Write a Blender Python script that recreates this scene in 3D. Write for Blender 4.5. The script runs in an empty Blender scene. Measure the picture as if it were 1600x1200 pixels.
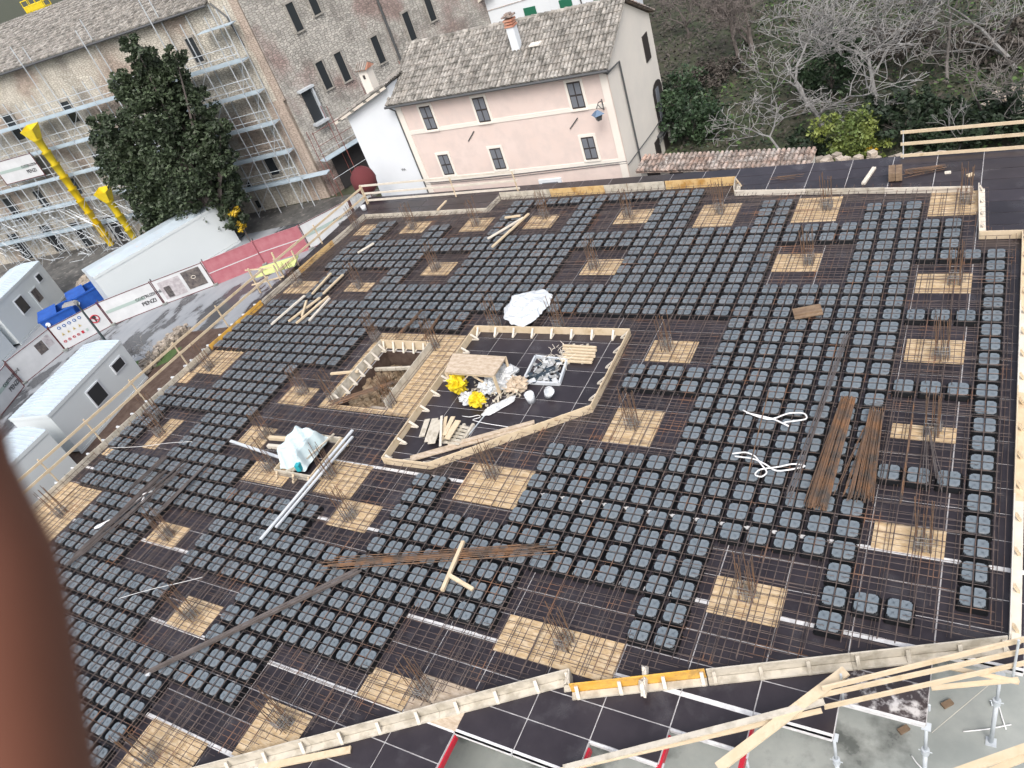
import bpy, math, random
from mathutils import Vector, Matrix
SC = bpy.context.scene
COL = SC.collection
rnd = random.Random(7)
# ------------------------------------------------------------------ camera (recovered from the photograph)
RR = ((0.8525265485, 0.4293690815, -0.2980615303), (0.0675076726, -0.6559267365, -0.7517997276), (-0.5183060854, 0.6208077868, -0.5881806642))
CP = Vector((-0.18586515, -10.97869802, 15.56219464)); FP = 1200.1630519
cam = bpy.data.cameras.new('Camera'); cam.sensor_width = 36; cam.lens = 36 * FP / 1600
cam.clip_end = 6000; cam.clip_start = 0.05
cam.dof.use_dof = True; cam.dof.focus_distance = 27; cam.dof.aperture_fstop = 2.2
co = bpy.data.objects.new('Camera', cam); COL.objects.link(co)
r0, r1, r2 = [Vector(r) for r in RR]
co.matrix_world = Matrix(((r0.x, -r1.x, -r2.x, CP.x), (r0.y, -r1.y, -r2.y, CP.y), (r0.z, -r1.z, -r2.z, CP.z), (0, 0, 0, 1)))
SC.camera = co
# ------------------------------------------------------------------ world, sun, exposure: overcast
W = bpy.data.worlds.new('World'); SC.world = W; W.use_nodes = True
wn = W.node_tree.nodes; wl = W.node_tree.links
sky = wn.new('ShaderNodeTexSky'); sky.sky_type = 'NISHITA'; sky.sun_disc = False
SUN_EL, SUN_ROT = 52, 152
sky.sun_elevation = math.radians(SUN_EL); sky.sun_rotation = math.radians(SUN_ROT)
sky.air_density = 1.0; sky.dust_density = 6.0; sky.ozone_density = 0.6
bg = wn['Background']; bg.inputs['Strength'].default_value = 0.15
hs = wn.new('ShaderNodeHueSaturation'); hs.inputs['Saturation'].default_value = 0.6
wl.new(sky.outputs[0], hs.inputs['Color']); wl.new(hs.outputs[0], bg.inputs['Color'])
sl = bpy.data.lights.new('Sun', 'SUN'); sl.energy = 0.75; sl.angle = math.radians(25); sl.color = (1, .98, .96)
so = bpy.data.objects.new('Sun', sl); COL.objects.link(so)
az = math.radians(SUN_ROT)
sdir = Vector((math.sin(az) * math.cos(math.radians(SUN_EL)), math.cos(az) * math.cos(math.radians(SUN_EL)), math.sin(math.radians(SUN_EL))))
so.rotation_euler = sdir.to_track_quat('Z', 'Y').to_euler()
SC.view_settings.view_transform = 'Standard'; SC.view_settings.look = 'None'
SC.view_settings.exposure = 0.7; SC.view_settings.gamma = 1
SC.cycles.use_denoising = True
# ------------------------------------------------------------------ helpers
P = 0.64      # spacing of the void formers
G = -2.8      # street level; the deck is z = 0
def ray(u, v):
    a, b = (u - 800) / FP, (v - 600) / FP
    return r0 * a + r1 * b + r2
def at(u, v, z=0.0):
    d = ray(u, v); t = (z - CP.z) / d.z
    return CP + d * t
def tag(o, label=None, cat=None, group=None, kind=None):
    if label: o['label'] = label
    if cat: o['category'] = cat
    if group: o['group'] = group
    if kind: o['kind'] = kind
    return o
def empty(name, loc=(0, 0, 0), rz=0, label=None, cat=None, group=None):
    o = bpy.data.objects.new(name, None); COL.objects.link(o); o.location = loc; o.rotation_euler = (0, 0, rz)
    o.empty_display_size = .2
    return tag(o, label, cat, group)
class MB:
    def __init__(s): s.v = []; s.f = []; s.m = []; s.mi = 0
    def add(s, vs, fs):
        n = len(s.v); s.v += [tuple(v) for v in vs]; s.f += [tuple(i + n for i in f) for f in fs]; s.m += [s.mi] * len(fs)
    def box(s, c, d, rz=0, taper=1.0):
        cx, cy, cz = c; a, b, h = d[0] / 2, d[1] / 2, d[2] / 2; ca, sa = math.cos(rz), math.sin(rz); vs = []
        for z, k in ((-h, 1), (h, taper)):
            for x, y in ((-a, -b), (a, -b), (a, b), (-a, b)):
                x *= k; y *= k; vs.append((cx + x * ca - y * sa, cy + x * sa + y * ca, cz + z))
        s.add(vs, [(0, 3, 2, 1), (4, 5, 6, 7), (0, 1, 5, 4), (1, 2, 6, 5), (2, 3, 7, 6), (3, 0, 4, 7)])
    def beam(s, p, q, w, h, up=(0, 0, 1)):
        p, q = Vector(p), Vector(q); d = (q - p).normalized(); u = Vector(up)
        sd = d.cross(u)
        if sd.length < 1e-4: sd = d.cross(Vector((1, 0, 0)))
        sd.normalize(); u = sd.cross(d); vs = []
        for e in (p, q):
            for a, b in ((-1, -1), (1, -1), (1, 1), (-1, 1)): vs.append(e + sd * (a * w / 2) + u * (b * h / 2))
        s.add(vs, [(0, 1, 2, 3), (7, 6, 5, 4), (0, 4, 5, 1), (1, 5, 6, 2), (2, 6, 7, 3), (3, 7, 4, 0)])
    def tube(s, pts, r, n=6, cap=True):
        pts = [Vector(p) for p in pts]; R_ = r if isinstance(r, (list, tuple)) else [r] * len(pts); vs = []; fs = []
        prev = None
        for i, p in enumerate(pts):
            d = (pts[min(i + 1, len(pts) - 1)] - pts[max(i - 1, 0)])
            if d.length < 1e-6: d = Vector((0, 0, 1))
            d.normalize()
            if prev is None:
                a = d.cross(Vector((0, 0, 1)));
                if a.length < .05: a = d.cross(Vector((1, 0, 0)))
            else: a = prev - d * prev.dot(d)
            a.normalize(); prev = a; b = d.cross(a)
            for k in range(n):
                t = 2 * math.pi * k / n; vs.append(p + a * (math.cos(t) * R_[i]) + b * (math.sin(t) * R_[i]))
        for i in range(len(pts) - 1):
            for k in range(n):
                k2 = (k + 1) % n; fs.append((i * n + k, i * n + k2, (i + 1) * n + k2, (i + 1) * n + k))
        if cap: fs.append(tuple(range(n))[::-1]); fs.append(tuple((len(pts) - 1) * n + k for k in range(n)))
        s.add(vs, fs)
    def prism(s, pts, z0, z1):
        n = len(pts); vs = [(x, y, z0) for x, y in pts] + [(x, y, z1) for x, y in pts]
        s.add(vs, [tuple(range(n))[::-1], tuple(range(n, 2 * n))] + [(i, (i + 1) % n, n + (i + 1) % n, n + i) for i in range(n)])
    def quad(s, a, b, c, d): s.add([a, b, c, d], [(0, 1, 2, 3)])
    def build(s, name, mat, parent=None, loc=None, rz=0, smooth=False):
        me = bpy.data.meshes.new(name); me.from_pydata(s.v, [], s.f)
        for m_ in (mat if isinstance(mat, (list, tuple)) else [mat]): me.materials.append(m_)
        if any(s.m): me.polygons.foreach_set('material_index', s.m)
        if smooth: me.polygons.foreach_set('use_smooth', [True] * len(s.f))
        me.update(); o = bpy.data.objects.new(name, me); COL.objects.link(o)
        if parent: o.parent = parent
        if loc is not None: o.location = loc
        if rz: o.rotation_euler = (0, 0, rz)
        return o
def copy_tree(o, parent=None):
    c = o.copy(); COL.objects.link(c)
    if parent: c.parent = parent
    for ch in o.children: copy_tree(ch, c)
    return c
# ------------------------------------------------------------------ materials
def M(name, c, rough=.7, metal=0, c2=None, scale=4, isl=0, bump=0, bscale=30, stretch=None, dirt=None, dscale=1.5, dlo=.45, dhi=.62, r2=None, spec=None, detail=6):
    m = bpy.data.materials.new(name); m.use_nodes = True; N = m.node_tree.nodes; L = m.node_tree.links; b = N['Principled BSDF']
    b.inputs['Roughness'].default_value = rough; b.inputs['Metallic'].default_value = metal
    if spec is not None: b.inputs['Specular IOR Level'].default_value = spec
    tc = N.new('ShaderNodeTexCoord'); vec = tc.outputs['Object']
    if stretch:
        mp = N.new('ShaderNodeMapping'); mp.inputs['Scale'].default_value = stretch; L.new(vec, mp.inputs[0]); vec = mp.outputs[0]
    rgb = N.new('ShaderNodeRGB'); rgb.outputs[0].default_value = (*c, 1); out = rgb.outputs[0]
    def noise(sc, det=detail):
        n = N.new('ShaderNodeTexNoise'); n.inputs['Scale'].default_value = sc; n.inputs['Detail'].default_value = det; n.inputs['Roughness'].default_value = .62; L.new(vec, n.inputs['Vector']); return n.outputs['Fac']
    def mixc(f, a, bb):
        x = N.new('ShaderNodeMix'); x.data_type = 'RGBA'; L.new(f, x.inputs[0])
        L.new(a, x.inputs[6])
        if isinstance(bb, tuple): x.inputs[7].default_value = (*bb, 1)
        else: L.new(bb, x.inputs[7])
        return x.outputs[2]
    def ramp(f, lo, hi):
        r = N.new('ShaderNodeMapRange'); r.inputs[1].default_value = lo; r.inputs[2].default_value = hi; L.new(f, r.inputs[0]); return r.outputs[0]
    if c2: out = mixc(ramp(noise(scale), .36, .64), out, c2)
    if dirt:
        df = ramp(noise(dscale, 8), dlo, dhi); out = mixc(df, out, dirt)
        if r2 is not None:
            rr = N.new('ShaderNodeMapRange'); L.new(df, rr.inputs[0]); rr.inputs[3].default_value = rough; rr.inputs[4].default_value = r2; L.new(rr.outputs[0], b.inputs['Roughness'])
    if isl:
        g = N.new('ShaderNodeNewGeometry'); r = N.new('ShaderNodeMapRange'); L.new(g.outputs['Random Per Island'], r.inputs[0]); r.inputs[3].default_value = 1 - isl; r.inputs[4].default_value = 1 + isl * .55
        h = N.new('ShaderNodeHueSaturation'); L.new(r.outputs[0], h.inputs['Value']); L.new(out, h.inputs['Color']); out = h.outputs[0]
    L.new(out, b.inputs['Base Color'])
    if bump:
        bp = N.new('ShaderNodeBump'); bp.inputs['Strength'].default_value = bump; bp.inputs['Distance'].default_value = .02
        L.new(noise(bscale, 4), bp.inputs['Height']); L.new(bp.outputs[0], b.inputs['Normal'])
    return m
def stone(name, c1, c2, mortar, sx, sz, brick=False, stain=(.1, .09, .08), patch=None):
    """masonry in the local XZ plane of a wall: cells with mortar joints, stains and relief"""
    m = bpy.data.materials.new(name); m.use_nodes = True; N = m.node_tree.nodes; L = m.node_tree.links; b = N['Principled BSDF']
    b.inputs['Roughness'].default_value = .9
    tc = N.new('ShaderNodeTexCoord'); sp = N.new('ShaderNodeSeparateXYZ'); L.new(tc.outputs['Object'], sp.inputs[0])
    ad = N.new('ShaderNodeMath'); ad.operation = 'ADD'; L.new(sp.outputs[0], ad.inputs[0]); L.new(sp.outputs[1], ad.inputs[1])
    cb = N.new('ShaderNodeCombineXYZ'); L.new(ad.outputs[0], cb.inputs[0]); L.new(sp.outputs[2], cb.inputs[1])
    nz = N.new('ShaderNodeTexNoise'); nz.inputs['Scale'].default_value = 1.2; nz.inputs['Detail'].default_value = 4; L.new(cb.outputs[0], nz.inputs['Vector'])
    vm = N.new('ShaderNodeMix'); vm.data_type = 'RGBA'; vm.blend_type = 'LINEAR_LIGHT'; vm.inputs[0].default_value = .09; L.new(cb.outputs[0], vm.inputs[6]); L.new(nz.outputs['Color'], vm.inputs[7])
    mp = N.new('ShaderNodeMapping'); mp.inputs['Scale'].default_value = (sx, sz, 1); L.new(vm.outputs[2], mp.inputs[0])
    def mr(f, lo, hi, a=0., c=1.):
        r = N.new('ShaderNodeMapRange'); L.new(f, r.inputs[0]); r.inputs[1].default_value = lo; r.inputs[2].default_value = hi; r.inputs[3].default_value = a; r.inputs[4].default_value = c; return r.outputs[0]
    def mix(f, a, bb):
        x = N.new('ShaderNodeMix'); x.data_type = 'RGBA'; L.new(f, x.inputs[0])
        for i, k in ((6, a), (7, bb)):
            if isinstance(k, tuple): x.inputs[i].default_value = (*k, 1)
            else: L.new(k, x.inputs[i])
        return x.outputs[2]
    v1 = N.new('ShaderNodeTexVoronoi'); v1.voronoi_dimensions = '2D'; v1.inputs['Scale'].default_value = 1; v1.inputs['Randomness'].default_value = .75; L.new(mp.outputs[0], v1.inputs['Vector'])
    v2 = N.new('ShaderNodeTexVoronoi'); v2.voronoi_dimensions = '2D'; v2.feature = 'DISTANCE_TO_EDGE'; v2.inputs['Scale'].default_value = 1; v2.inputs['Randomness'].default_value = .75; L.new(mp.outputs[0], v2.inputs['Vector'])
    sc = N.new('ShaderNodeSeparateColor'); L.new(v1.outputs['Color'], sc.inputs[0])
    col = mix(sc.outputs[0], c1, c2)
    if patch:
        pn = N.new('ShaderNodeTexNoise'); pn.inputs['Scale'].default_value = .22; pn.inputs['Detail'].default_value = 5; L.new(cb.outputs[0], pn.inputs['Vector'])
        col = mix(mr(pn.outputs['Fac'], .5, .6), col, mix(sc.outputs[1], patch, tuple(k * .65 for k in patch)))
    edge = mr(v2.outputs['Distance'], .0, .085)
    col = mix(edge, mortar, col)
    n2 = N.new('ShaderNodeTexNoise'); n2.inputs['Scale'].default_value = .55; n2.inputs['Detail'].default_value = 8; L.new(cb.outputs[0], n2.inputs['Vector'])
    col = mix(mr(n2.outputs['Fac'], .5, .75, 0, .6), col, stain)
    L.new(col, b.inputs['Base Color'])
    bp = N.new('ShaderNodeBump'); bp.inputs['Strength'].default_value = .9; bp.inputs['Distance'].default_value = .07
    hh = N.new('ShaderNodeMath'); hh.operation = 'MULTIPLY_ADD'; L.new(sc.outputs[2], hh.inputs[0]); hh.inputs[1].default_value = .6; L.new(edge, hh.inputs[2])
    L.new(hh.outputs[0], bp.inputs['Height']); L.new(bp.outputs[0], b.inputs['Normal'])
    return m
m_panel = M('phenolic_panel', (.023, .0185, .0235), .34, c2=(.034, .028, .034), scale=1.1, isl=.3, dirt=(.062, .058, .064), dscale=1.3, dlo=.53, dhi=.74, r2=.2)
m_scuff = M('scuffed_panel', (.03, .022, .024), .45, c2=(.05, .04, .042), scale=2, dirt=(.45, .44, .44), dscale=3.2, dlo=.5, dhi=.62)
m_seam = M('panel_edge', (.55, .55, .56), .6, c2=(.34, .33, .34), scale=3)
m_strip = M('beam_head', (.7, .71, .72), .55, c2=(.52, .52, .53), scale=7)
m_osb = M('osb', (.55, .41, .245), .75, c2=(.43, .30, .165), scale=9, isl=.1, stretch=(1, 2.6, 1), dirt=(.62, .5, .34), dscale=3.5, bump=.3)
m_osb2 = M('osb_weathered', (.46, .38, .29), .8, c2=(.37, .29, .21), scale=9, stretch=(1, 2.4, 1), dirt=(.52, .44, .35), dscale=4)
m_black = M('black_plastic', (.006, .007, .009), .5, spec=.4)
m_pad = M('dusty_sky_sheen_pad', (.135, .17, .2), .5, c2=(.18, .208, .232), scale=1.6, dirt=(.28, .28, .28), dscale=5, dlo=.56, dhi=.75, isl=.12)  # sky sheen on black plastic painted in as blue-grey; dirt noise is dust
m_rebar = M('rebar', (.13, .098, .085), .7, .1, c2=(.062, .05, .05), scale=3, dirt=(.22, .11, .06), dscale=1.1, dlo=.55, dhi=.68)
m_rust = M('rusty_steel', (.14, .095, .07), .8, .1, c2=(.235, .12, .055), scale=1.6, isl=.35, dirt=(.08, .068, .06), dscale=2.2)
m_steel = M('dull_steel', (.10, .085, .08), .6, .3, c2=(.16, .14, .135), scale=2)
m_zinc2 = M('grey_stirrup_steel', (.2, .2, .2), .6, .2, c2=(.3, .3, .3), scale=5)
m_wood = M('pine', (.54, .44, .30), .7, c2=(.61, .51, .37), scale=3, isl=.2, stretch=(1, 1, 1), dirt=(.42, .32, .2), dscale=2.5, dlo=.56, dhi=.74)
m_woodg = M('weathered_board', (.47, .44, .38), .8, c2=(.56, .52, .44), scale=2.4, isl=.14, dirt=(.36, .33, .27), dscale=3)
m_woodw = M('whitish_board', (.56, .52, .45), .75, c2=(.64, .60, .53), scale=3, isl=.12)
m_orange = M('orange_board', (.62, .33, .045), .55, c2=(.72, .45, .1), scale=2.5, dirt=(.42, .25, .07), dscale=3)
m_ochre = M('ochre_board', (.55, .38, .17), .65, c2=(.66, .5, .27), scale=2, dirt=(.4, .22, .06), dscale=2)
m_conc = M('concrete', (.25, .275, .265), .6, c2=(.33, .35, .335), scale=.8, dirt=(.11, .12, .115), dscale=.35, dlo=.5, dhi=.6, r2=.18, bump=.1)
m_asph = M('street', (.23, .25, .275), .7, c2=(.28, .30, .325), scale=.9, dirt=(.07, .074, .082), dscale=.5, dlo=.52, dhi=.56, r2=.25, bump=.2, stretch=(1, .45, 1))
m_earth = M('ground', (.04, .056, .025), .95, c2=(.06, .056, .038), scale=.35, dirt=(.03, .035, .02), dscale=.9, bump=.8, bscale=6)
m_soil = M('soil', (.055, .032, .025), .95, c2=(.1, .07, .055), scale=2.5, bump=1, bscale=9)
m_zinc = M('galvanised', (.56, .61, .65), .5, .2, c2=(.45, .49, .53), scale=2)
m_plat = M('steel_platform', (.46, .56, .64), .5, .1, c2=(.36, .45, .52), scale=1)
m_white = M('white_sheet', (.56, .59, .62), .5, c2=(.48, .52, .56), scale=2)
m_cont = M('container_wall', (.60, .65, .67), .45, c2=(.58, .63, .65), scale=.3)
m_croof = M('container_roof', (.48, .57, .63), .4, c2=(.43, .5, .56), scale=1, dirt=(.62, .5, .45), dscale=2.2, dlo=.6, dhi=.75)
m_glass = M('dark_glass', (.03, .035, .04), .12)
m_blue = M('blue_bin', (.012, .07, .33), .4, c2=(.02, .1, .42), scale=2)
m_yel = M('yellow_chute', (.68, .44, .005), .4, c2=(.68, .52, .01), scale=.7)
m_yel2 = M('yellow_bag', (.62, .46, .01), .5, c2=(.68, .54, .03), scale=4)
m_green = M('green_shutter', (.015, .13, .075), .5)
m_dkbr = M('dark_shutter', (.04, .034, .034), .5)
m_grsh = M('shutter_slats', (.15, .165, .19), .5)
m_pink = M('pink_plaster', (.64, .53, .485), .9, c2=(.66, .56, .52), scale=.5, dirt=(.6, .51, .475), dscale=1.2)
m_cream = M('cream_plaster', (.74, .7, .64), .9, c2=(.68, .65, .6), scale=.5)
m_wall = M('white_plaster', (.66, .70, .74), .9, c2=(.63, .67, .71), scale=.5)
m_gutter = M('gutter', (.1, .105, .11), .5, .4)
m_tile = M('old_roof_tile', (.27, .25, .225), .9, c2=(.37, .355, .33), scale=2.0, isl=.34, dirt=(.15, .145, .13), dscale=3, bump=.4)
m_tile2 = M('mixed_roof_tile', (.36, .25, .2), .9, c2=(.36, .34, .32), scale=1.4, isl=.4, dirt=(.12, .1, .09), dscale=5)
m_brick = M('red_brick', (.42, .16, .1), .9, c2=(.5, .3, .22), scale=4)
m_redt = M('red_paint', (.42, .012, .03), .4)
m_mar = M('maroon_cloth', (.10, .02, .024), .9)
m_pinkf = M('pink_mesh', (.33, .10, .125), .75, c2=(.38, .15, .175), scale=2)
m_bann = M('banner', (.56, .58, .60), .6, c2=(.49, .51, .53), scale=1.2)
m_bgreen = M('banner_stripe', (.32, .4, .38), .6)
m_ink = M('black_ink', (.03, .03, .035), .6)
m_photo = M('dark_photo', (.05, .045, .05), .6, c2=(.16, .14, .13), scale=3.5)
m_photo2 = M('grey_photo', (.5, .48, .5), .6, c2=(.3, .28, .3), scale=3)
m_bluei = M('sign_blue', (.03, .1, .3), .5)
m_yeli = M('sign_yellow', (.5, .42, .22), .5)
m_bark3 = M('grey_brown_bark', (.17, .16, .15), .9, c2=(.12, .11, .105), scale=3)
m_bark = M('bare_bark', (.25, .25, .25), .9, c2=(.165, .16, .155), scale=3)
m_bark2 = M('dark_bark', (.10, .085, .08), .9, c2=(.15, .13, .12), scale=3)
m_leaf = M('evergreen_leaf', (.024, .04, .02), .6, c2=(.062, .09, .045), scale=.5, isl=.5)
m_leaf2 = M('dark_leaf', (.011, .024, .012), .65, c2=(.022, .042, .017), scale=.6, isl=.5)
m_leaf3 = M('yellow_leaf', (.085, .13, .03), .6, c2=(.17, .2, .04), scale=.6, isl=.4)
m_leaf4 = M('mid_green_leaf', (.02, .045, .022), .6, c2=(.045, .08, .035), scale=.7, isl=.5)
m_leafy = M('autumn_leaf', (.5, .34, .02), .6, isl=.4)
m_twig = M('twig_haze', (.06, .052, .046), .95, c2=(.09, .08, .07), scale=1, isl=.4)
m_grass = M('grass', (.05, .1, .03), .9, c2=(.08, .13, .04), scale=5)
m_terra = M('terracotta_paint', (.21, .078, .048), .6, c2=(.19, .07, .043), scale=6)
m_stone = stone('stone_masonry', (.60, .57, .50), (.46, .43, .37), (.28, .25, .2), 3.6, 9.0, patch=(.46, .38, .32))
m_stone2 = stone('stone_masonry_grey', (.55, .53, .49), (.36, .35, .325), (.2, .185, .16), 3.4, 7.5, patch=(.40, .31, .285))
m_quoin = stone('brick_quoin', (.48, .40, .34), (.40, .33, .28), (.32, .27, .22), 3.4, 9)
m_wstone = M('window_stone', (.34, .325, .295), .9, c2=(.26, .25, .23), scale=3)
m_rubble = M('rubble', (.42, .37, .31), .95, c2=(.28, .24, .2), scale=3, isl=.45)
m_card = M('dark_timber', (.15, .1, .065), .85, c2=(.24, .17, .11), scale=4, isl=.5)
m_rope = M('white_strap', (.72, .73, .74), .6)
m_tarp = M('pale_blue_tarp', (.46, .58, .62), .45, c2=(.56, .66, .69), scale=2.5)
m_pvc = M('translucent_film', (.6, .62, .63), .3, c2=(.38, .4, .42), scale=5)
m_lime = M('lime_sheet', (.55, .62, .25), .6)

# ------------------------------------------------------------------ ground
def sheet(name, pts, z, mat, kind='structure', label=None, cat=None):
    b = MB(); b.add([(x, y, z) for x, y in pts], [tuple(range(len(pts)))]); o = b.build(name, mat); o['kind'] = kind; return tag(o, label, cat)
b = MB(); b.add([(-2500, -900, G), (2500, -900, G), (2500, 3000, G), (-2500, 3000, G)], [(0, 1, 2, 3)]); g_ = b.build('ground', m_earth); g_['kind'] = 'structure'
sheet('street', [(-75, -14), (-35.5, -14), (-34.5, 7), (-31.6, 12.5), (-30, 19.8), (-12, 19.8), (-12, 23), (-33, 26), (-75, 19)], G + .004, m_asph)
SO = [at(u, v, G) for u, v in ((294, 519), (262, 548), (225, 590), (150, 655), (60, 740), (0, 800), (-80, 870))]
sheet('soil_strip', [(p_.x, p_.y) for p_ in SO][::-1] + [(-30.7, 12.5), (-30.7, -16)][::1], G + .008, m_soil)
sheet('concrete_floor', [(-31, -18), (9, -18), (9, 20), (-31, 20)], G + .012, m_conc)
b = MB()
for k in range(2): b.box((-30.5, 3 - k * 0, G / 2 - .25) if k == 0 else (-11, 19.75, G / 2 - .25), (.2, 33, -G - .5) if k == 0 else (39, .2, -G - .5))
tag(b.build('basement_wall', m_conc), 'raw concrete basement wall below the left and far edges of the deck', 'wall')
b = MB(); q = [at(228, 560, G), at(262, 533, G), at(255, 548, G), at(238, 565, G)]
b.add([(-41.5, 7.6, G + .02), (-38.6, 9.3, G + .02), (-38.4, 8.0, G + .02), (-39.7, 6.8, G + .02)], [(0, 3, 2, 1)])
o = b.build('grass', m_grass); o['kind'] = 'stuff'; tag(o, 'small triangle of green grass behind the low rubble wall', 'grass')
b = MB()
for i in range(760):
    t = rnd.random() * 4.2; k_ = int(t); p_ = SO[k_].lerp(SO[k_ + 1], t - k_); x = p_.x - rnd.uniform(-.1, .75); y = p_.y + rnd.uniform(-.2, .3)
    b.box((x, y, G + rnd.uniform(.05, .4)), (rnd.uniform(.12, .28), rnd.uniform(.12, .28), rnd.uniform(.1, .2)), rnd.uniform(0, 3))
tag(b.build('rubble_wall', m_rubble), 'low dry wall of broken stones between the street and the deck edge', 'wall')
b = MB()
for i in range(520):
    a, r = rnd.uniform(0, 6.28), rnd.random() ** .5; x, y = -55.2 + math.cos(a) * 3.0 * r, 16.6 + math.sin(a) * 2.2 * r
    h = .9 * (1 - r); b.box((x, y, G + rnd.uniform(0, h) + .05), (rnd.uniform(.15, .45), rnd.uniform(.15, .4), rnd.uniform(.1, .3)), rnd.uniform(0, 3), .8)
sheet('wet_yard', [(-78, 12), (-56, 11), (-51, 14.5), (-49, 20.5), (-36, 24), (-36, 27), (-78, 18.5)], G + .012, M('wet_rubble_ground', (.05, .05, .05), .6, c2=(.12, .12, .115), scale=.9, dirt=(.2, .19, .18), dscale=2.2, dlo=.55, dhi=.65, bump=.6, bscale=5))
o = b.build('rubble_heap', m_rubble); tag(o, 'heap of loose building stones between the cabins and the blue skips', 'rubble heap', kind='stuff')

# ------------------------------------------------------------------ deck of formwork panels
NOT_IN = [(-20.6, 3.6, -18.25, 6.85)]
DX = [(-.93 - 2.36 * n) for n in range(-4, 21)]
def ybot(i):
    if i > -.93: return -2.1
    if i > -3.3: return -4.5
    if i > -5.65: return -5.7
    if i > -8.0: return -6.95
    if i > -10.4: return -8.15
    if i > -15.1: return -9.33
    return -16.6
def ytop(i):
    return 31.05 if i < -14.8 else 31.1
deck = empty('formwork_deck', (-15, 5, 0), 0, 'large deck of dark brown phenolic panels with pale seams carrying the whole slab', 'formwork deck')
cells = []
JL = []
for m_ in range(-5, 9):
    for q in range(3): JL.append(1.5 + 3.6 * m_ + 1.2 * q)
for n in range(len(DX) - 1):
    i1, i0 = DX[n], DX[n + 1]
    x0, x1 = i0 * P, i1 * P
    if x0 < -30.6: x0 = -31.0
    if x1 < -30.8: continue
    for j0 in JL:
        j1 = j0 + 1.2
        ic = (i0 + i1) / 2
        if (j0 + j1) / 2 < ybot(ic) or (j0 + j1) / 2 > ytop(ic): continue
        if ic > .9 and j0 < 21: continue
        cells.append((x0, x1, j0 * P, j1 * P))
def clip_rects(r, holes):
    out = [r]
    for h in holes:
        nx = []
        for (a, b_, c, d) in out:
            hx0, hy0, hx1, hy1 = h
            if hx1 <= a or hx0 >= b_ or hy1 <= c or hy0 >= d: nx.append((a, b_, c, d)); continue
            if hx0 > a: nx.append((a, hx0, c, d))
            if hx1 < b_: nx.append((hx1, b_, c, d))
            A, B_ = max(a, hx0), min(b_, hx1)
            if hy0 > c: nx.append((A, B_, c, hy0))
            if hy1 < d: nx.append((A, B_, hy1, d))
        out = nx
    return [r_ for r_ in out if r_[1] - r_[0] > .05 and r_[3] - r_[2] > .05]
seam = MB(); rest = MB(); pl = []
for (x0, x1, y0, y1) in cells:
    for r_ in clip_rects((x0, x1, y0, y1), NOT_IN):
        a, b_, c, d = r_
        seam.box(((a + b_) / 2, (c + d) / 2, -.06), (b_ - a, d - c, .10))
        g = .014
        pl.append(((Vector(((a + b_) / 2, (c + d) / 2, 0)) - CP).length, (a + g, b_ - g, c + g, d - g)))
pl.sort()
off = Vector((15, -5, 0))
def panel_mb(r_):
    mb = MB(); a, b_, c, d = r_; mb.box(((a + b_) / 2 + 15, (c + d) / 2 - 5, -.004), (b_ - a, d - c, .02)); return mb
for k, (dd, r_) in enumerate(pl):
    if k < 99: panel_mb(r_).build('deck_panel', m_scuff if abs(r_[0] + 3.29 * P) < .1 and r_[2] < -3.8 * P and r_[2] > -4.8 * P else m_panel, deck)
    else:
        a, b_, c, d = r_; rest.box(((a + b_) / 2 + 15, (c + d) / 2 - 5, -.004), (b_ - a, d - c, .02))
o = rest.build('deck_panels', m_panel, deck); o['kind'] = 'stuff'
seam.v = [(x + 15, y - 5, z) for x, y, z in seam.v]; seam.build('panel_frame', m_seam, deck)
# white beam heads along X at every third seam
for m_ in range(-5, 9):
    j = 1.5 + 3.6 * m_
    for n in range(len(DX) - 1):
        i0, i1 = DX[n + 1], DX[n]; x0, x1 = max(i0 * P, -31), i1 * P
        if x1 < -30.8 or (i0 > .9 and j < 21): continue
        if j < ybot((i0 + i1) / 2) - .2 or j > 31: continue
        for r_ in clip_rects((x0, x1, j * P - .055, j * P + .055), NOT_IN):
            if (r_[0] + r_[1]) / 2 > -31:
                mb = MB(); mb.box(((r_[0] + r_[1]) / 2 + 15, (r_[2] + r_[3]) / 2 - 5, .0), (r_[1] - r_[0] - .02, .11, .03))
                n_s = sum(1 for c_ in deck.children if c_.name.startswith('beam_head'))
                if n_s < 97: mb.build('beam_head', m_strip, deck)
for n in range(len(DX) - 1):
    i1, i0 = DX[n], DX[n + 1]
    if i1 > 1.6 or i0 < -15.2: continue
    j = min((j0 for j0 in JL if j0 + .6 >= ybot((i0 + i1) / 2)), default=None)
    if j is not None: mb = MB(); mb.box(((i0 + i1) / 2 * P + 15, j * P - .03 - 5, -.04), ((i1 - i0) * P - .04, .045, .11)); mb.build('edge_rail', m_strip, deck)
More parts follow.
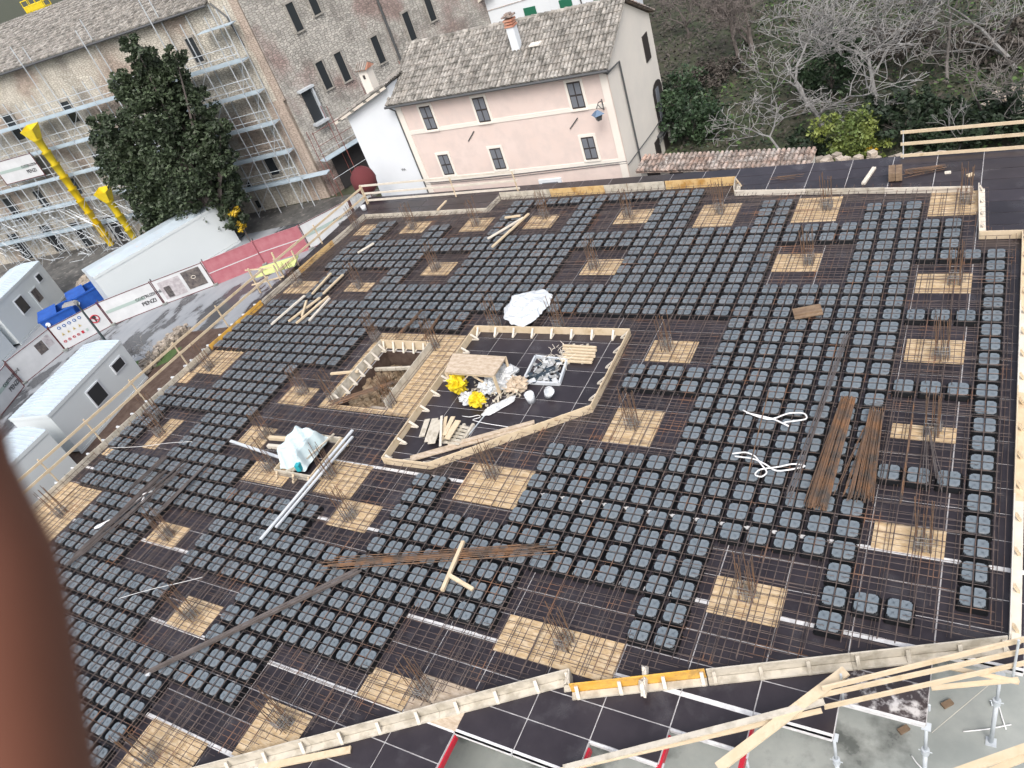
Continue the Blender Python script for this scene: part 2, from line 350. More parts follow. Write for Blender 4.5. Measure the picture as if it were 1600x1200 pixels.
# beams and props beneath
def prop(x, y, label, red=False, top=-.12):
    t = empty('steel_prop', (x, y, G + .014), 0, label, 'prop', 'adjustable props under the deck')
    h = top - G - .014
    b = MB(); b.tube([(0, 0, 0), (0, 0, h * .62)], .045, 10); b.build('outer_tube', m_zinc, t, smooth=True)
    b = MB(); b.tube([(0, 0, h * .6), (0, 0, h)], .032, 8); b.build('inner_tube', m_zinc, t, smooth=True)
    b = MB(); b.box((0, 0, h), (.16, .16, .02)); b.build('head_plate', m_zinc, t)
    b = MB(); b.tube([(0, 0, h * .6), (0, 0, h * .66)], .075, 12); b.tube([(-.12, 0, h * .63), (.12, 0, h * .63)], .012, 5); b.build('collar', m_zinc, t)
    b = MB(); b.box((0, 0, .01), (.2, .2, .02)); b.build('foot_plate', m_zinc, t)
PROPS = [((-.93, -4.5), 'adjustable steel prop under the pointed corner panel at lower right'), ((-3.3, -5.6), 'adjustable steel prop under the step between two dark triangular panels'),
         ((.85, -2.3), 'tall galvanised prop beside the lower right corner of the edge formwork'), ((-5.65, -6.9), 'adjustable steel prop beside the red beam end'),
         ((-8.0, -8.1), 'adjustable steel prop below the crossing rails'), ((-10.4, -9.3), 'adjustable steel prop near the red beam at the lower edge'),
         ((-12.7, -10.6), 'adjustable steel prop in the opening at the bottom edge'), ((-.93, -6.6), 'freestanding steel prop on the grey concrete floor')]
for (i, j), lb in PROPS: prop(i * P, j * P, lb)
for (i, y0, y1), lb in (((-10.35, -8.3, -9.9), 'red steel beam end left of the floor opening'), ((-8.0, -7.1, -8.8), 'red steel beam end in the middle floor opening'), ((-5.65, -5.9, -7.6), 'red steel beam end beside the right prop'), ((-15.1, -9.4, -11.2), 'thick red steel beam at the left floor opening')):
    b = MB(); b.beam((i * P, y0 * P, -.14), (i * P, y1 * P, -.14), .09, .16); tag(b.build('red_beam', m_redt), lb, 'beam', 'red beams under the deck edge')

# ------------------------------------------------------------------ void formers
ROWS = """28:17-31;27:17-19,24-25,30-31;26:11-12,17-19,24-25,30-31,42-43;25:4-6,11-12,17-19,24-25,30-31,36-37,42-43;24:4-6,11-12,17-19,24-25,30-31,36-37,42-43
23:2-44;22:2-44;21:2-6,11-19,24-31,36-44;20:0-6,11-19,24-31,36-44;19:0-0,4-6,11-19,24-31,36-37,42-43;18:0-0,4-6,11-19,24-31,36-37,42-43
17:0-0,4-37,42-43;16:0-0,4-37,42-43;15:0-46;14:0-0,4-11,28-46;13:0-0,4-11,28-47;12:0-0,4-11,35-47;11:0-0,4-11,35-47;10:0-15,35-47;9:0-0,4-15,35-43
8:0-0,4-11,38-43;7:0-0,4-11,38-43;6:0-0,4-11,38-43;5:0-11,38-47;4:0-0,4-17,38-47;3:0-0,4-17,38-41,46-47;2:0-0,4-17,38-41,46-47;1:0-0,4-17,22-23,38-41,46-47
0:0-0,4-4,9-17,22-23,35-41,46-47;-1:2-4,9-23,35-46;-2:4-4,9-23,28-46;-3:9-10,16-23,28-46;-4:9-10,16-33,38-43;-5:16-33,38-43;-6:20-33,38-43
-7:20-28,33-33,38-43;-8:20-28,33-44;-9:25-28,33-44;-10:25-28,33-44;-11:25-44;-12:29-44;-13:29-44;-14:29-44;-15:29-44"""
occ = []
for seg in ROWS.replace('\n', ';').split(';'):
    j, rs = seg.split(':')
    for r_ in rs.split(','):
        a, b_ = r_.split('-'); occ += [(-k, int(j)) for k in range(int(a), int(b_) + 1)]
def former_body(mb, cx=0, cy=0):
    def ring(h, z, ch): return [(cx + x, cy + y, z) for x, y in ((-h + ch, -h), (h - ch, -h), (h, -h + ch), (h, h - ch), (h - ch, h), (-h + ch, h), (-h, h - ch), (-h, -h + ch))]
    vs = ring(.292, .0, .04) + ring(.288, .035, .04) + ring(.262, .15, .05) + ring(.246, .172, .055)
    fs = [tuple(8 * r_ + k for k in ()) for r_ in ()]
    for r_ in range(3):
        for k in range(8): k2 = (k + 1) % 8; fs.append((8 * r_ + k, 8 * r_ + k2, 8 * r_ + 8 + k2, 8 * r_ + 8 + k))
    fs.append(tuple(24 + k for k in range(8))); mb.add(vs, fs)
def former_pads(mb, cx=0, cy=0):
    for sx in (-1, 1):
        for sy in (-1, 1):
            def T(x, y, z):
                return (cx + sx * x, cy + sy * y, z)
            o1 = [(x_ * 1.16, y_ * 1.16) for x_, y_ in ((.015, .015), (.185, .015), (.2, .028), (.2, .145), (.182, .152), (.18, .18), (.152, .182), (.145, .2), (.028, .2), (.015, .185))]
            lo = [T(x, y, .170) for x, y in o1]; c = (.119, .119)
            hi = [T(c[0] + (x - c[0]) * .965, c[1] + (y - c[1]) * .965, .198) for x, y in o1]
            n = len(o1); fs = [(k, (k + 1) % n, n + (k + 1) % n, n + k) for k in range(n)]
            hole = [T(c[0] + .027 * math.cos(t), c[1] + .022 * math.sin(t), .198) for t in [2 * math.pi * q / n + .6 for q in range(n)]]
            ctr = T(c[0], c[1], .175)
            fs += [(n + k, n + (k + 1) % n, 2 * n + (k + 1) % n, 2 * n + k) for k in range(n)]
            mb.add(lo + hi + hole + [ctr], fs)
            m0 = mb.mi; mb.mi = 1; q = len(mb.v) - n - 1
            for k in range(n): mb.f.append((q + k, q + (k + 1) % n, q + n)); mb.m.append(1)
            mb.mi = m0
occ.sort(key=lambda t: (Vector((t[0] * P, t[1] * P, .2)) - CP).length)
def vis(t):
    d = Vector((t[0] * P, t[1] * P, .2)) - CP; x, y, z = d.dot(r0), d.dot(r1), d.dot(r2); u, v = 800 + FP * x / z, 600 + FP * y / z
    edge = 20 + (v - 690) * .3 if v > 690 else -20
    return -10 < v < 1230 and max(-20, edge) < u < 1620
vi = [t for t in occ if vis(t)]; ind = set(vi[:300])
bm_ = MB(); former_body(bm_); proto = bm_.build('void_former', m_black)
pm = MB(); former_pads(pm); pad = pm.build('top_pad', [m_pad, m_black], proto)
LBF = 'black plastic void former with four grey top pads in the rows under the steel mat'
first = True
for t in vi[:300]:
    o = proto if first else proto.copy()
    if not first:
        COL.objects.link(o); c = pad.copy(); COL.objects.link(c); c.parent = o
    first = False
    o.location = (t[0] * P, t[1] * P, .012); o.rotation_euler = (0, 0, rnd.uniform(-.012, .012))
    tag(o, LBF, 'void former', 'black void formers on the deck')
mb = MB(); mb2 = MB()
for t in occ:
    if t in ind: continue
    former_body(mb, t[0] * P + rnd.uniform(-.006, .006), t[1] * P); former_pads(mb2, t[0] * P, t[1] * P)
o = mb.build('void_formers', m_black, None, (0, 0, .012)); tag(o, 'the many smaller-looking black void formers farther across the deck', 'void formers', kind='stuff')
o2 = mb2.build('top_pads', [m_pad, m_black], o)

# ------------------------------------------------------------------ reinforcement mat
SLAB = [(-30.6, -14), (-30.35, 5), (-30.2, 10), (-29.35, 17.5), (-21.4, 17.45), (-21.3, 18.6), (-9.5, 18.5), (-9.3, 17.65), (-.72, 16.9), (-.6, 13.85), (.6, 13.85), (.58, -.75), (-7.38, -4.15), (-7.62, -3.8), (-15.6, -8.8), (-22, -12.95)]
CENT = [(-16.8, 8.2), (-10.5, 8.3), (-10.4, 4.45), (-14.8, 1.2), (-16.6, 1.15)]
STAIR = [(-20.75, 3.5), (-18.1, 3.5), (-18.1, 7.0), (-20.75, 7.0)]
BOXH = [(-20.6, -.1), (-18.8, -.1), (-18.85, 1.8), (-20.6, 1.8)]
def cuts(poly, axis, c):
    out = []
    for k in range(len(poly)):
        a, b_ = poly[k], poly[(k + 1) % len(poly)]
        if (a[axis] - c) * (b_[axis] - c) < 0:
            t = (c - a[axis]) / (b_[axis] - a[axis]); out.append(a[1 - axis] + t * (b_[1 - axis] - a[1 - axis]))
    return sorted(out)
def inside(poly, x, y):
    return sum(1 for v in cuts(poly, 1, y) if v < x) % 2 == 1
def spans(axis, c):
    """intervals on the line axis=c that lie in the slab and outside openings"""
    cs = sorted(set(cuts(SLAB, axis, c) + cuts(CENT, axis, c) + cuts(STAIR, axis, c) + cuts(BOXH, axis, c)))
    res = []
    for a, b_ in zip(cs, cs[1:]):
        m_ = (a + b_) / 2; x, y = (c, m_) if axis == 0 else (m_, c)
        if b_ - a > .3 and inside(SLAB, x, y) and not inside(CENT, x, y) and not inside(STAIR, x, y) and not inside(BOXH, x, y):
            if res and abs(res[-1][1] - a) < 1e-6: res[-1] = (res[-1][0], b_)
            else: res.append((a, b_))
    return res
mat_ = empty('rebar_mat', (0, 0, .2), 0, 'rusty steel reinforcement mat of crossing bars tied over the whole deck', 'reinforcement mat')
bars = []
def bar_line(axis, c, z, r=.0075, sub=None):
    for a, b_ in spans(axis, c):
        a += rnd.uniform(.02, .25); b_ -= rnd.uniform(.02, .25)
        if sub: a, b_ = max(a, sub[0]), min(b_, sub[1])
        if b_ - a < .4: continue
        w = rnd.uniform(-.012, .012); n = max(2, int((b_ - a) / 2)); ph = rnd.uniform(0, 6)
        pts = []
        for k in range(n + 1):
            s_ = a + (b_ - a) * k / n; o_ = c + w + .012 * math.sin(s_ * .9 + ph); zz = z - .2 + .006 * math.sin(s_ * 2 + ph)
            pts.append((o_, s_, zz) if axis == 0 else (s_, o_, zz))
        bars.append((pts, r))
for j in range(-21, 30):
    bar_line(1, j * P + .0, .236); bar_line(1, (j + .5) * P + rnd.uniform(-.04, .04), .236)
    bar_line(1, (j + .5) * P + rnd.choice((-.1, .1)), .07)
for i in range(-48, 2):
    bar_line(0, i * P + rnd.uniform(-.02, .02), .252, .0115); bar_line(0, (i + .5) * P + rnd.uniform(-.05, .03), .252, .0125)
    bar_line(0, (i + .5) * P + rnd.choice((-.09, .09)), .085)
occs = set(occ)
def solid_line(axis, c, z, r=.0075):
    k0 = c / P
    cells_ = [math.floor(k0 + .5)] if abs(k0 - round(k0)) < .42 else [math.floor(k0), math.ceil(k0)]
    lo, hi = (-24, 30) if axis == 0 else (-48, 1); run = None; segs = []
    for q in range(lo, hi + 2):
        free = q <= hi and all(((cc, q) if axis == 0 else (q, cc)) not in occs for cc in cells_)
        if free and run is None: run = q
        if not free and run is not None:
            if q - run >= 2: segs.append(((run - .9) * P, (q - .1) * P))
            run = None
    for a, b_ in spans(axis, c):
        for s0, s1 in segs:
            x0_, x1_ = max(a + .03, s0), min(b_ - .03, s1)
            if x1_ - x0_ > .8:
                w = rnd.uniform(-.03, .03); pts = [(c + w, x0_, z - .2), (c - w * .5, x1_, z - .2)] if axis == 0 else [(x0_, c + w, z - .2), (x1_, c - w * .5, z - .2)]
                bars.append((pts, r))
for j in range(-21 * 4, 30 * 4):
    if j % 4 in (1, 3): solid_line(1, j * P / 4 + rnd.uniform(-.03, .03), .055 if j % 4 == 1 else .24)
for i in range(-48 * 4, 5):
    if i % 4 in (1, 3) and rnd.random() < .45: solid_line(0, i * P / 4 + rnd.uniform(-.03, .03), .07 if i % 4 == 1 else .255)
# extra bars through the solid zones around the columns
SOL = [(-10.4, 26), (-2, 25.6), (-9.2, 19.8), (-2, 17.8), (-2, 12.6), (-2, 7.4), (-2, 2.1), (-6.8, -1.7), (-15, 25.4), (-20.8, 25.6), (-28, 25.5), (-20.8, 19.6), (-13.8, 11.8), (-14, 6.2),
       (-19.3, 1.5), (-25.5, -1.6), (-28, .4), (-36, 2.2), (-36, 6), (-30, 9), (-36, -5), (-30, -8.6), (-26.4, -14), (-18.6, -8.8), (-15.2, -9), (-22, -11.5), (-12.8, -5.2), (-34, 25.6), (-39, 25.6), (-33.4, 19.8), (-39.4, 17.5), (-45, 17.5), (-45.6, 8.4), (-33, .2), (-44.4, 26)]
for (i, j) in SOL:
    for q in range(2):
        a = i * P; c = j * P + rnd.uniform(-.8, .8); bar_line(1, c, .26, .008, (a - rnd.uniform(1.3, 2.2), a + rnd.uniform(1.3, 2.2)))
        a = j * P; c = i * P + rnd.uniform(-.8, .8); bar_line(0, c, .27, .009, (a - rnd.uniform(1.3, 2.4), a + rnd.uniform(1.3, 2.4)))
def blen(bp): return (Vector(bp[0][0]) - Vector(bp[0][-1])).length / ((Vector(bp[0][0]) + Vector(bp[0][-1])) / 2 - CP).length
bars.sort(key=blen, reverse=True)
mb = MB()
for k, (pts, r) in enumerate(bars):
    if k < 98: b = MB(); b.tube(pts, r, 4, False); b.build('bar', m_rebar, mat_)
    else: mb.tube(pts, r, 4, False)
# small bent hooks standing along the slab edges
hk = MB()
for k in range(10):
    a, b_ = Vector((*SLAB[k], 0)), Vector((*SLAB[(k + 1) % len(SLAB)], 0)); L_ = (b_ - a).length; d = (b_ - a) / L_; nrm = Vector((-d.y, d.x, 0)) * .08
    for q in range(int(L_ / .32)):
        p = a + d * (q * .32 + .1) - nrm * -1; hk.tube([p + Vector((0, 0, .02 - .2)), p + Vector((0, 0, .26 - .2)), p + nrm * 3.5 + Vector((0, 0, .27 - .2)), p + nrm * 3.5 + Vector((0, 0, .05 - .2))], .006, 4, False)
mb.build('bars', m_rebar, mat_)['kind'] = 'stuff'
o = hk.build('edge_hooks', m_rebar, mat_); o['kind'] = 'stuff'

LM = [((640, 590), 'the stair opening'), ((800, 600), 'the timber enclosure'), ((478, 712), 'the pale blue covered stack'), ((480, 480), 'the scattered battens'), ((825, 480), 'the white plastic sheet'), ((1262, 488), 'the small wood pack'), ((1300, 710), 'the left rusty bundle'), ((1362, 710), 'the fanned rusty bundle'), ((1215, 655), 'the farther white strap'), ((1200, 728), 'the nearer white strap'),
      ((712, 885), 'the T-shaped prop'), ((190, 800), 'the left steel bundles'), ((400, 970), 'the long dark steel bundle'), ((990, 1075), 'the orange near edge board'), ((370, 495), 'the orange street-side board'), ((1540, 340), 'the stepped corner edge'), ((790, 355), 'the paired far planks'), ((1075, 290), 'the ochre far edge board'), ((1585, 700), 'the right edge boards'), ((600, 1130), 'the near edge boards'), ((578, 335), 'the far left corner'), ((480, 770), 'the long white boards'), ((1140, 300), 'the far notch corner'), ((300, 560), 'the left guard rail')]
taken = set()
def where(uv, what):
    opts = sorted(LM, key=lambda l: (l[0][0] - uv[0]) ** 2 + (l[0][1] - uv[1]) ** 2)
    for rank in ('', ', the second one out', ', the third one out'):
        for (lu, lv), nm in opts[:3]:
            du, dv = uv[0] - lu, uv[1] - lv; far = math.hypot(du, dv)
            a = 'to the right of' if du > abs(dv) * 1.6 else 'to the left of' if -du > abs(dv) * 1.6 else ('nearer than ' if dv > 0 else 'beyond ') + ('and right of' if du > abs(dv) * .5 else 'and left of' if -du > abs(dv) * .5 else '')
            s_ = ' '.join((what + ' ' + ('close ' if far < 60 else '') + a + ' ' + nm + rank).split())
            if s_ not in taken: taken.add(s_); return s_
    return what
def pix(x, y, z=0):
    d = Vector((x, y, z)) - CP; q = d.dot(r2); return (800 + FP * d.dot(r0) / q, 600 + FP * d.dot(r1) / q)
# ------------------------------------------------------------------ OSB sheets in the deck (grid coordinates)
OSB = [(-10.4, 24.1, -7.9, 26.9), (-3.3, 24.2, -.95, 26.7), (-10.4, 19, -8, 20.7), (-3.25, 17.1, -.9, 18.7), (-3.2, 11.9, -.9, 13.5), (-3.2, 7.1, -.9, 7.95), (-3.2, 1.5, -.9, 2.75), (-8.05, -2.5, -5.55, -.9), (-16.3, 24, -13.8, 26.7),
       (-22, 24.8, -19.6, 26.6), (-29, 24.7, -26.7, 26.5), (-22, 18.8, -19.6, 20.5), (-15, 11, -12.6, 12.7), (-15.1, 5.1, -12.7, 7.4), (-20.9, .4, -17.5, 2.75), (-26.8, -2.4, -24.3, -.75), (-29.1, -.7, -26.5, 1.5), (-37.2, 1.5, -35, 3.1),
       (-36.9, 5.15, -34.6, 6.75), (-44.6, .1, -43.3, 2.75), (-37.3, -5.7, -34.9, -4.4), (-31.4, -9.3, -28.9, -7.75), (-28, -15.4, -24.6, -12.9), (-19.65, -9.35, -17.45, -8.1), (-17.4, -9.33, -15.05, -7.75), (-23.3, -12.9, -20.9, -10.6), (-15.2, -6.1, -10.4, -4.5),
       (-45.4, 24.8, -43.2, 26.5), (-40.5, 24.8, -38.2, 26.5), (-34.6, 24.7, -32.3, 26.6), (-34.6, 18.9, -32.2, 20.5), (-40.4, 16.9, -38.1, 18), (-46.5, 16.6, -43.9, 18.2), (-47.3, 7.1, -44.2, 9.9), (-34.5, -.8, -31.3, .6),
       (-47.5, -1, -46.6, 0.0), (-48, -14, -46.6, -3.4), (-46.55, -9.5, -44.1, -3.5), (-47.6, 6, -46.6, 7.05), (-32.2, 10.85, -26.5, 12.4), (-33.5, 5.2, -32.25, 12.3), (-28.4, 5.2, -26.5, 10.8), (-32.2, 5.2, -28.45, 5.55)]
OL = {17: 'square of yellow OSB left of the pale taped trestle box', 5: 'half-width strip of yellow OSB around the bars beside the two rusty bundles', 6: 'yellow OSB strip around the starter bars next to the single column of formers', 14: 'large yellow OSB square between the timber enclosure and the near formers',
      26: 'long yellow OSB panel reaching to the gap in the near edge boards', 36: 'long yellow OSB strip along the left edge boards', 39: 'OSB strip on the far side of the stair opening', 41: 'broad yellow OSB area between the stair opening and the enclosure', 24: 'water-stained OSB square crossed by the near edge board'}
for k, (i0, j0, i1, j1) in enumerate(OSB):
    if (i0 + i1) / 2 < -32 and k == 35: pass
    b = MB(); zt = .018 + (k % 3) * .003
    b.box(((i0 + i1) / 2 * P, (j0 + j1) / 2 * P, zt / 2 + .004), ((i1 - i0) * P - .01, (j1 - j0) * P - .01, zt))
    o = b.build('osb_sheet', m_osb2 if k == 24 else m_osb)
    if k in OL: tag(o, OL[k], 'OSB sheet')
    else: tag(o, where(pix((i0 + i1) / 2 * P, (j0 + j1) / 2 * P), 'yellow OSB square'), 'OSB sheet', 'OSB sheets around the columns')

# ------------------------------------------------------------------ column starter cages
def cage():
    t = empty('starter_bars')
    for k in range(10):
        a = .3; side = k % 4; f = (k // 4) / 2.2
        x, y = [(-.15 + f * .3, -.15), (.15, -.15 + f * .3), (.15 - f * .3, .15), (-.15, .15 - f * .3)][side]
        b = MB(); h = rnd.uniform(1.15, 1.5); lx, ly = rnd.uniform(-.06, .06), rnd.uniform(-.06, .06)
        b.tube([(x, y, 0), (x + lx * .3, y + ly * .3, h * .5), (x + lx, y + ly, h)], .0105, 5); b.build('vertical_bar', m_rust, t)
    b = MB()
    for z in (.28, .36, .5):
        q = .165 + rnd.uniform(-.01, .01); b.tube([(-q, -q, z), (q, -q, z), (q, q, z), (-q, q, z), (-q, -q, z)], .007, 4)
    for k in range(22):
        x, y = rnd.uniform(-.2, .15), rnd.uniform(-.2, .15); w = rnd.uniform(.08, .16); dx, dy = (1, 0) if rnd.random() < .5 else (0, 1)
        b.tube([(x, y, .3), (x, y, .05), (x + w * dx, y + w * dy, .05), (x + w * dx, y + w * dy, .31)], .0065, 4, False)
    b.build('stirrup', m_zinc2, t)
    return t
CAGE = [(1293, 327), (1509, 318), (1264, 413), (1492, 443), (1472, 560), (1457, 678), (1443, 856), (1169, 933), (1125, 333), (982, 339), (852, 341), (930, 420), (1043, 546), (989, 668), (772, 745), (549, 810), (518, 745), (424, 735), (419, 684),
        (476, 616), (525, 626), (612, 634), (680, 545), (329, 577), (252, 680), (265, 840), (302, 965), (237, 1190), (665, 1085), (447, 1135), (885, 1010), (560, 357), (646, 358), (745, 352), (682, 422), (562, 450), (467, 447), (590, 532), (875, 514), (775, 512), (100, 805), (250, 655), (1, 1)]
protos = [cage() for _ in range(3)]
used = [0, 0, 0]
for k, (u, v) in enumerate(CAGE[:-1]):
    w = k % 3
    t = protos[w] if not used[w] else copy_tree(protos[w])
    used[w] = 1; p = at(u, v, 0); t.location = (p.x, p.y, .02); t.rotation_euler = (0, 0, rnd.choice((0, .08, 1.57, 3.14, 4.71)))
    tag(t, where((u, v), 'rusty starter bars'), 'starter bars', 'column starter bars across the deck')

# ------------------------------------------------------------------ edge formwork
def edge_run(name, label, pts, mats, side, h=.28, step=.62, lean=.3, ledge=True, stmat=None, seglen=3.0, cat='edge formwork', z0=0.0, stub=False):
    """upright boards along pts; side=+1 puts the brackets on the left of the path"""
    t = empty(name, (pts[0][0], pts[0][1], 0), 0, label, cat); O = Vector((pts[0][0], pts[0][1], 0)); k = 0
    for a, b_ in zip(pts, pts[1:]):
        a, b_ = Vector((*a, 0)) - O, Vector((*b_, 0)) - O; L_ = (b_ - a).length; d = (b_ - a) / L_; n = Vector((-d.y, d.x, 0)) * side
        ns = max(1, round(L_ / seglen)); up = Vector((0, 0, 1))
        for q in range(ns):
            p0, p1 = a + d * (L_ * q / ns + .003), a + d * (L_ * (q + 1) / ns - .003); mt = mats[k % len(mats)] if len(mats) > 1 else mats[0]; k += 1
            m_ = MB(); hz = z0 + rnd.uniform(-.008, .008)
            m_.beam(p0 + up * (hz + h / 2 + .02), p1 + up * (hz + h / 2 + .02 + rnd.uniform(-.006, .006)), .03, h); m_.build('board', mt, t)
            if ledge:
                m_ = MB(); m_.beam(p0 + n * .11 + up * (z0 + .045), p1 + n * .11 + up * (z0 + .045), .16, .05); m_.build('ledge', mt if mt is not m_orange else m_woodg, t)
        st = MB
        for q in range(int(L_ / step) + 1):
            s_ = min(L_ - .08, .15 + q * step); p = a + d * s_
            m_ = MB(); w = .075
            m_.beam(p + n * .04 + up * (z0 + h - .02), p + n * lean + up * (z0 + .06), w, .04, tuple(n + up)); m_.beam(p + n * .03 + up * (z0 + .04), p + n * (lean + .03) + up * (z0 + .04), w, .03)
            if stub: m_ = MB(); m_.tube([p + n * .03 + up * .2, p + n * .42 + up * .16], .055, 8)
            m_.build('bracket', stmat or m_woodw, t)
    return t
edge_run('edge_formwork', 'long pale board edge with white brackets along the street side of the deck', [(-30.72, -9), (-30.45, 5.0), (-30.42, 6.0)], [m_woodg], 1, .3, .8, .34, False, m_white, stub=True)
edge_run('edge_formwork', 'bright orange edge board on the street side beside the scattered battens', [(-30.42, 6.06), (-30.2, 9.6)], [m_orange], 1, .3, .8, .36, False, m_white, 4, stub=True)
edge_run('edge_formwork', 'stained beige edge boards running up to the far left corner of the deck', [(-30.18, 9.66), (-29.42, 17.62)], [m_woodg, m_ochre, m_woodg], 1, .3, .8, .36, False, m_white, 2.4)
edge_run('edge_formwork', 'low pale boards bordering the notch below the far left railing', [(-29.35, 17.62), (-21.35, 17.52), (-21.25, 18.72)], [m_woodg], 1, .26, .9, .2, False, m_woodg, 2.6)
edge_run('edge_formwork', 'stained beige and ochre edge boards in front of the pink house', [(-21.2, 18.74), (-15.5, 18.7), (-12.6, 18.68)], [m_woodg, m_ochre], 1, .4, 1.2, .2, True, m_wood, 2.9)
edge_run('edge_formwork', 'long ochre edge board between the pink house and the small white notch', [(-12.55, 18.68), (-9.45, 18.64), (-9.3, 17.75)], [m_ochre, m_woodg], 1, .4, 1.2, .2, True, m_wood, 3.2)
edge_run('edge_formwork', 'low whitish boards in front of the upper right panels', [(-9.28, 17.74), (-.82, 16.98)], [m_woodw, m_woodg], 1, .24, 1.4, .2, True, m_wood, 2.6)
edge_run('edge_formwork', 'stepped timber edge around the upper right corner panel', [(-.66, 17.1), (-.5, 13.92), (.68, 13.9)], [m_woodw, m_wood], 1, .3, .8, .15, True, m_woodw, 3.0)
edge_run('edge_formwork', 'straight timber edge down the right side of the deck', [(.66, 13.86), (.66, -.78)], [m_wood, m_woodw], 1, .3, .95, .14, True, m_wood, 3.3)
eb = edge_run('edge_formwork', 'weathered near edge boards with a bright orange first board', [(-7.4, -4.32), (-4.7, -3.15)], [m_orange], -1, .34, .95, .17, True, m_woodw, 5)
edge_run('edge_formwork', 'weathered grey near edge boards reaching the lower right corner', [(-4.68, -3.14), (.62, -.86)], [m_woodg], -1, .32, .95, .17, True, m_woodg, 2.6)
edge_run('edge_formwork', 'weathered near edge boards crossing the stained OSB on the lower left', [(-15.6, -9.05), (-7.55, -3.98), (-7.4, -4.3)], [m_woodg], -1, .34, .95, .17, True, m_woodw, 2.8)
edge_run('edge_formwork', 'weathered near edge boards disappearing at the bottom of the slab', [(-20.5, -12.2), (-15.65, -9.08)], [m_woodg], -1, .34, .95, .17, True, m_woodw, 2.8)
edge_run('timber_enclosure', 'five-sided fresh timber enclosure around the table and the waste', [(-16.85, 8.2), (-10.52, 8.32), (-10.42, 4.45), (-14.8, 1.22), (-16.62, 1.15), (-16.85, 8.2)], [m_wood], -1, .3, .8, .3, False, m_woodw, 9, 'enclosure')
st = edge_run('stair_formwork', 'weathered board frame around the dark stair opening', [(-20.72, 3.55), (-20.65, 6.95), (-18.2, 6.95), (-18.15, 3.6)], [m_woodg, m_wood], -1, .42, .5, .24, False, m_woodw, 9, 'stair opening frame')
edge_run('box_formwork', 'small timber frame under the pale blue sheet', [(-20.6, -.05), (-18.85, -.05), (-18.85, 1.75), (-20.6, 1.75), (-20.6, -.05)], [m_woodg, m_wood], -1, .3, .8, .2, False, m_wood, 9, 'frame')
# the stair shaft under the opening
b = MB()
x0, y0, x1, y1 = -20.58, 3.62, -18.27, 6.83
for c_, d_ in (((x0 - .05, (y0 + y1) / 2, -1.4), (.1, y1 - y0, 2.7)), ((x1 + .05, (y0 + y1) / 2, -1.4), (.1, y1 - y0, 2.7)), (((x0 + x1) / 2, y0 - .05, -1.4), (x1 - x0 + .2, .1, 2.7)), (((x0 + x1) / 2, y1 + .05, -1.4), (x1 - x0 + .2, .1, 2.7))): b.box(c_, d_)
t = empty('stair_shaft', (0, 0, 0), 0, 'dark stair shaft half filled with brown earth and rubble below the weathered frame', 'stairwell')
b.build('shaft_wall', m_soil, t)
for k in range(8):
    b = MB(); b.box((x1 - .8, y0 + .3 + k * .3, -.5 - k * .2), (1.3, .34, .2)); b.build('step', m_rubble, t)
b = MB(); b.beam((x0, y1 - .9, -.25), (x1, y1 - .5, -.3), .1, .12); b.beam((x0 + .2, y1 - 1.6, -.45), (x1, y1 - 1.9, -.35), .08, .1); b.build('shoring_beam', m_woodg, t)
b = MB()
for k in range(60):
    a = rnd.uniform(0, 6.28); r = rnd.uniform(0, .45); px_, py_ = x0 + 1.1 + r * math.cos(a), y0 + 1.5 + r * math.sin(a); b.tube([(px_, py_, -.9), (px_ + rnd.uniform(-.2, .2), py_ + rnd.uniform(-.2, .2), rnd.uniform(-.1, .35))], .008, 4)
b.build('starter_bundle', m_rust, t)
b = MB()
for k in range(420):
    u_, v_ = rnd.random(), rnd.random(); X_, Y_ = x0 + .1 + u_ * (x1 - x0 - .2), y0 + .1 + v_ * (y1 - y0 - .2); hz = -.35 - 1.5 * max(0, u_ - .35) - .9 * max(0, v_ - .5)
    b.box((X_, Y_, hz + rnd.uniform(-.1, .1)), (rnd.uniform(.1, .34), rnd.uniform(.1, .3), rnd.uniform(.06, .2)), rnd.uniform(0, 3), .8)
b.box(((x0 + x1) / 2 - .4, (y0 + y1) / 2 - .4, -1.3), (1.5, 2.4, 1.4), 0, .8)
o = b.build('earth_and_rubble', M('brown_earth', (.17, .12, .075), .95, c2=(.27, .21, .14), scale=3, isl=.4), t); o['kind'] = 'stuff'

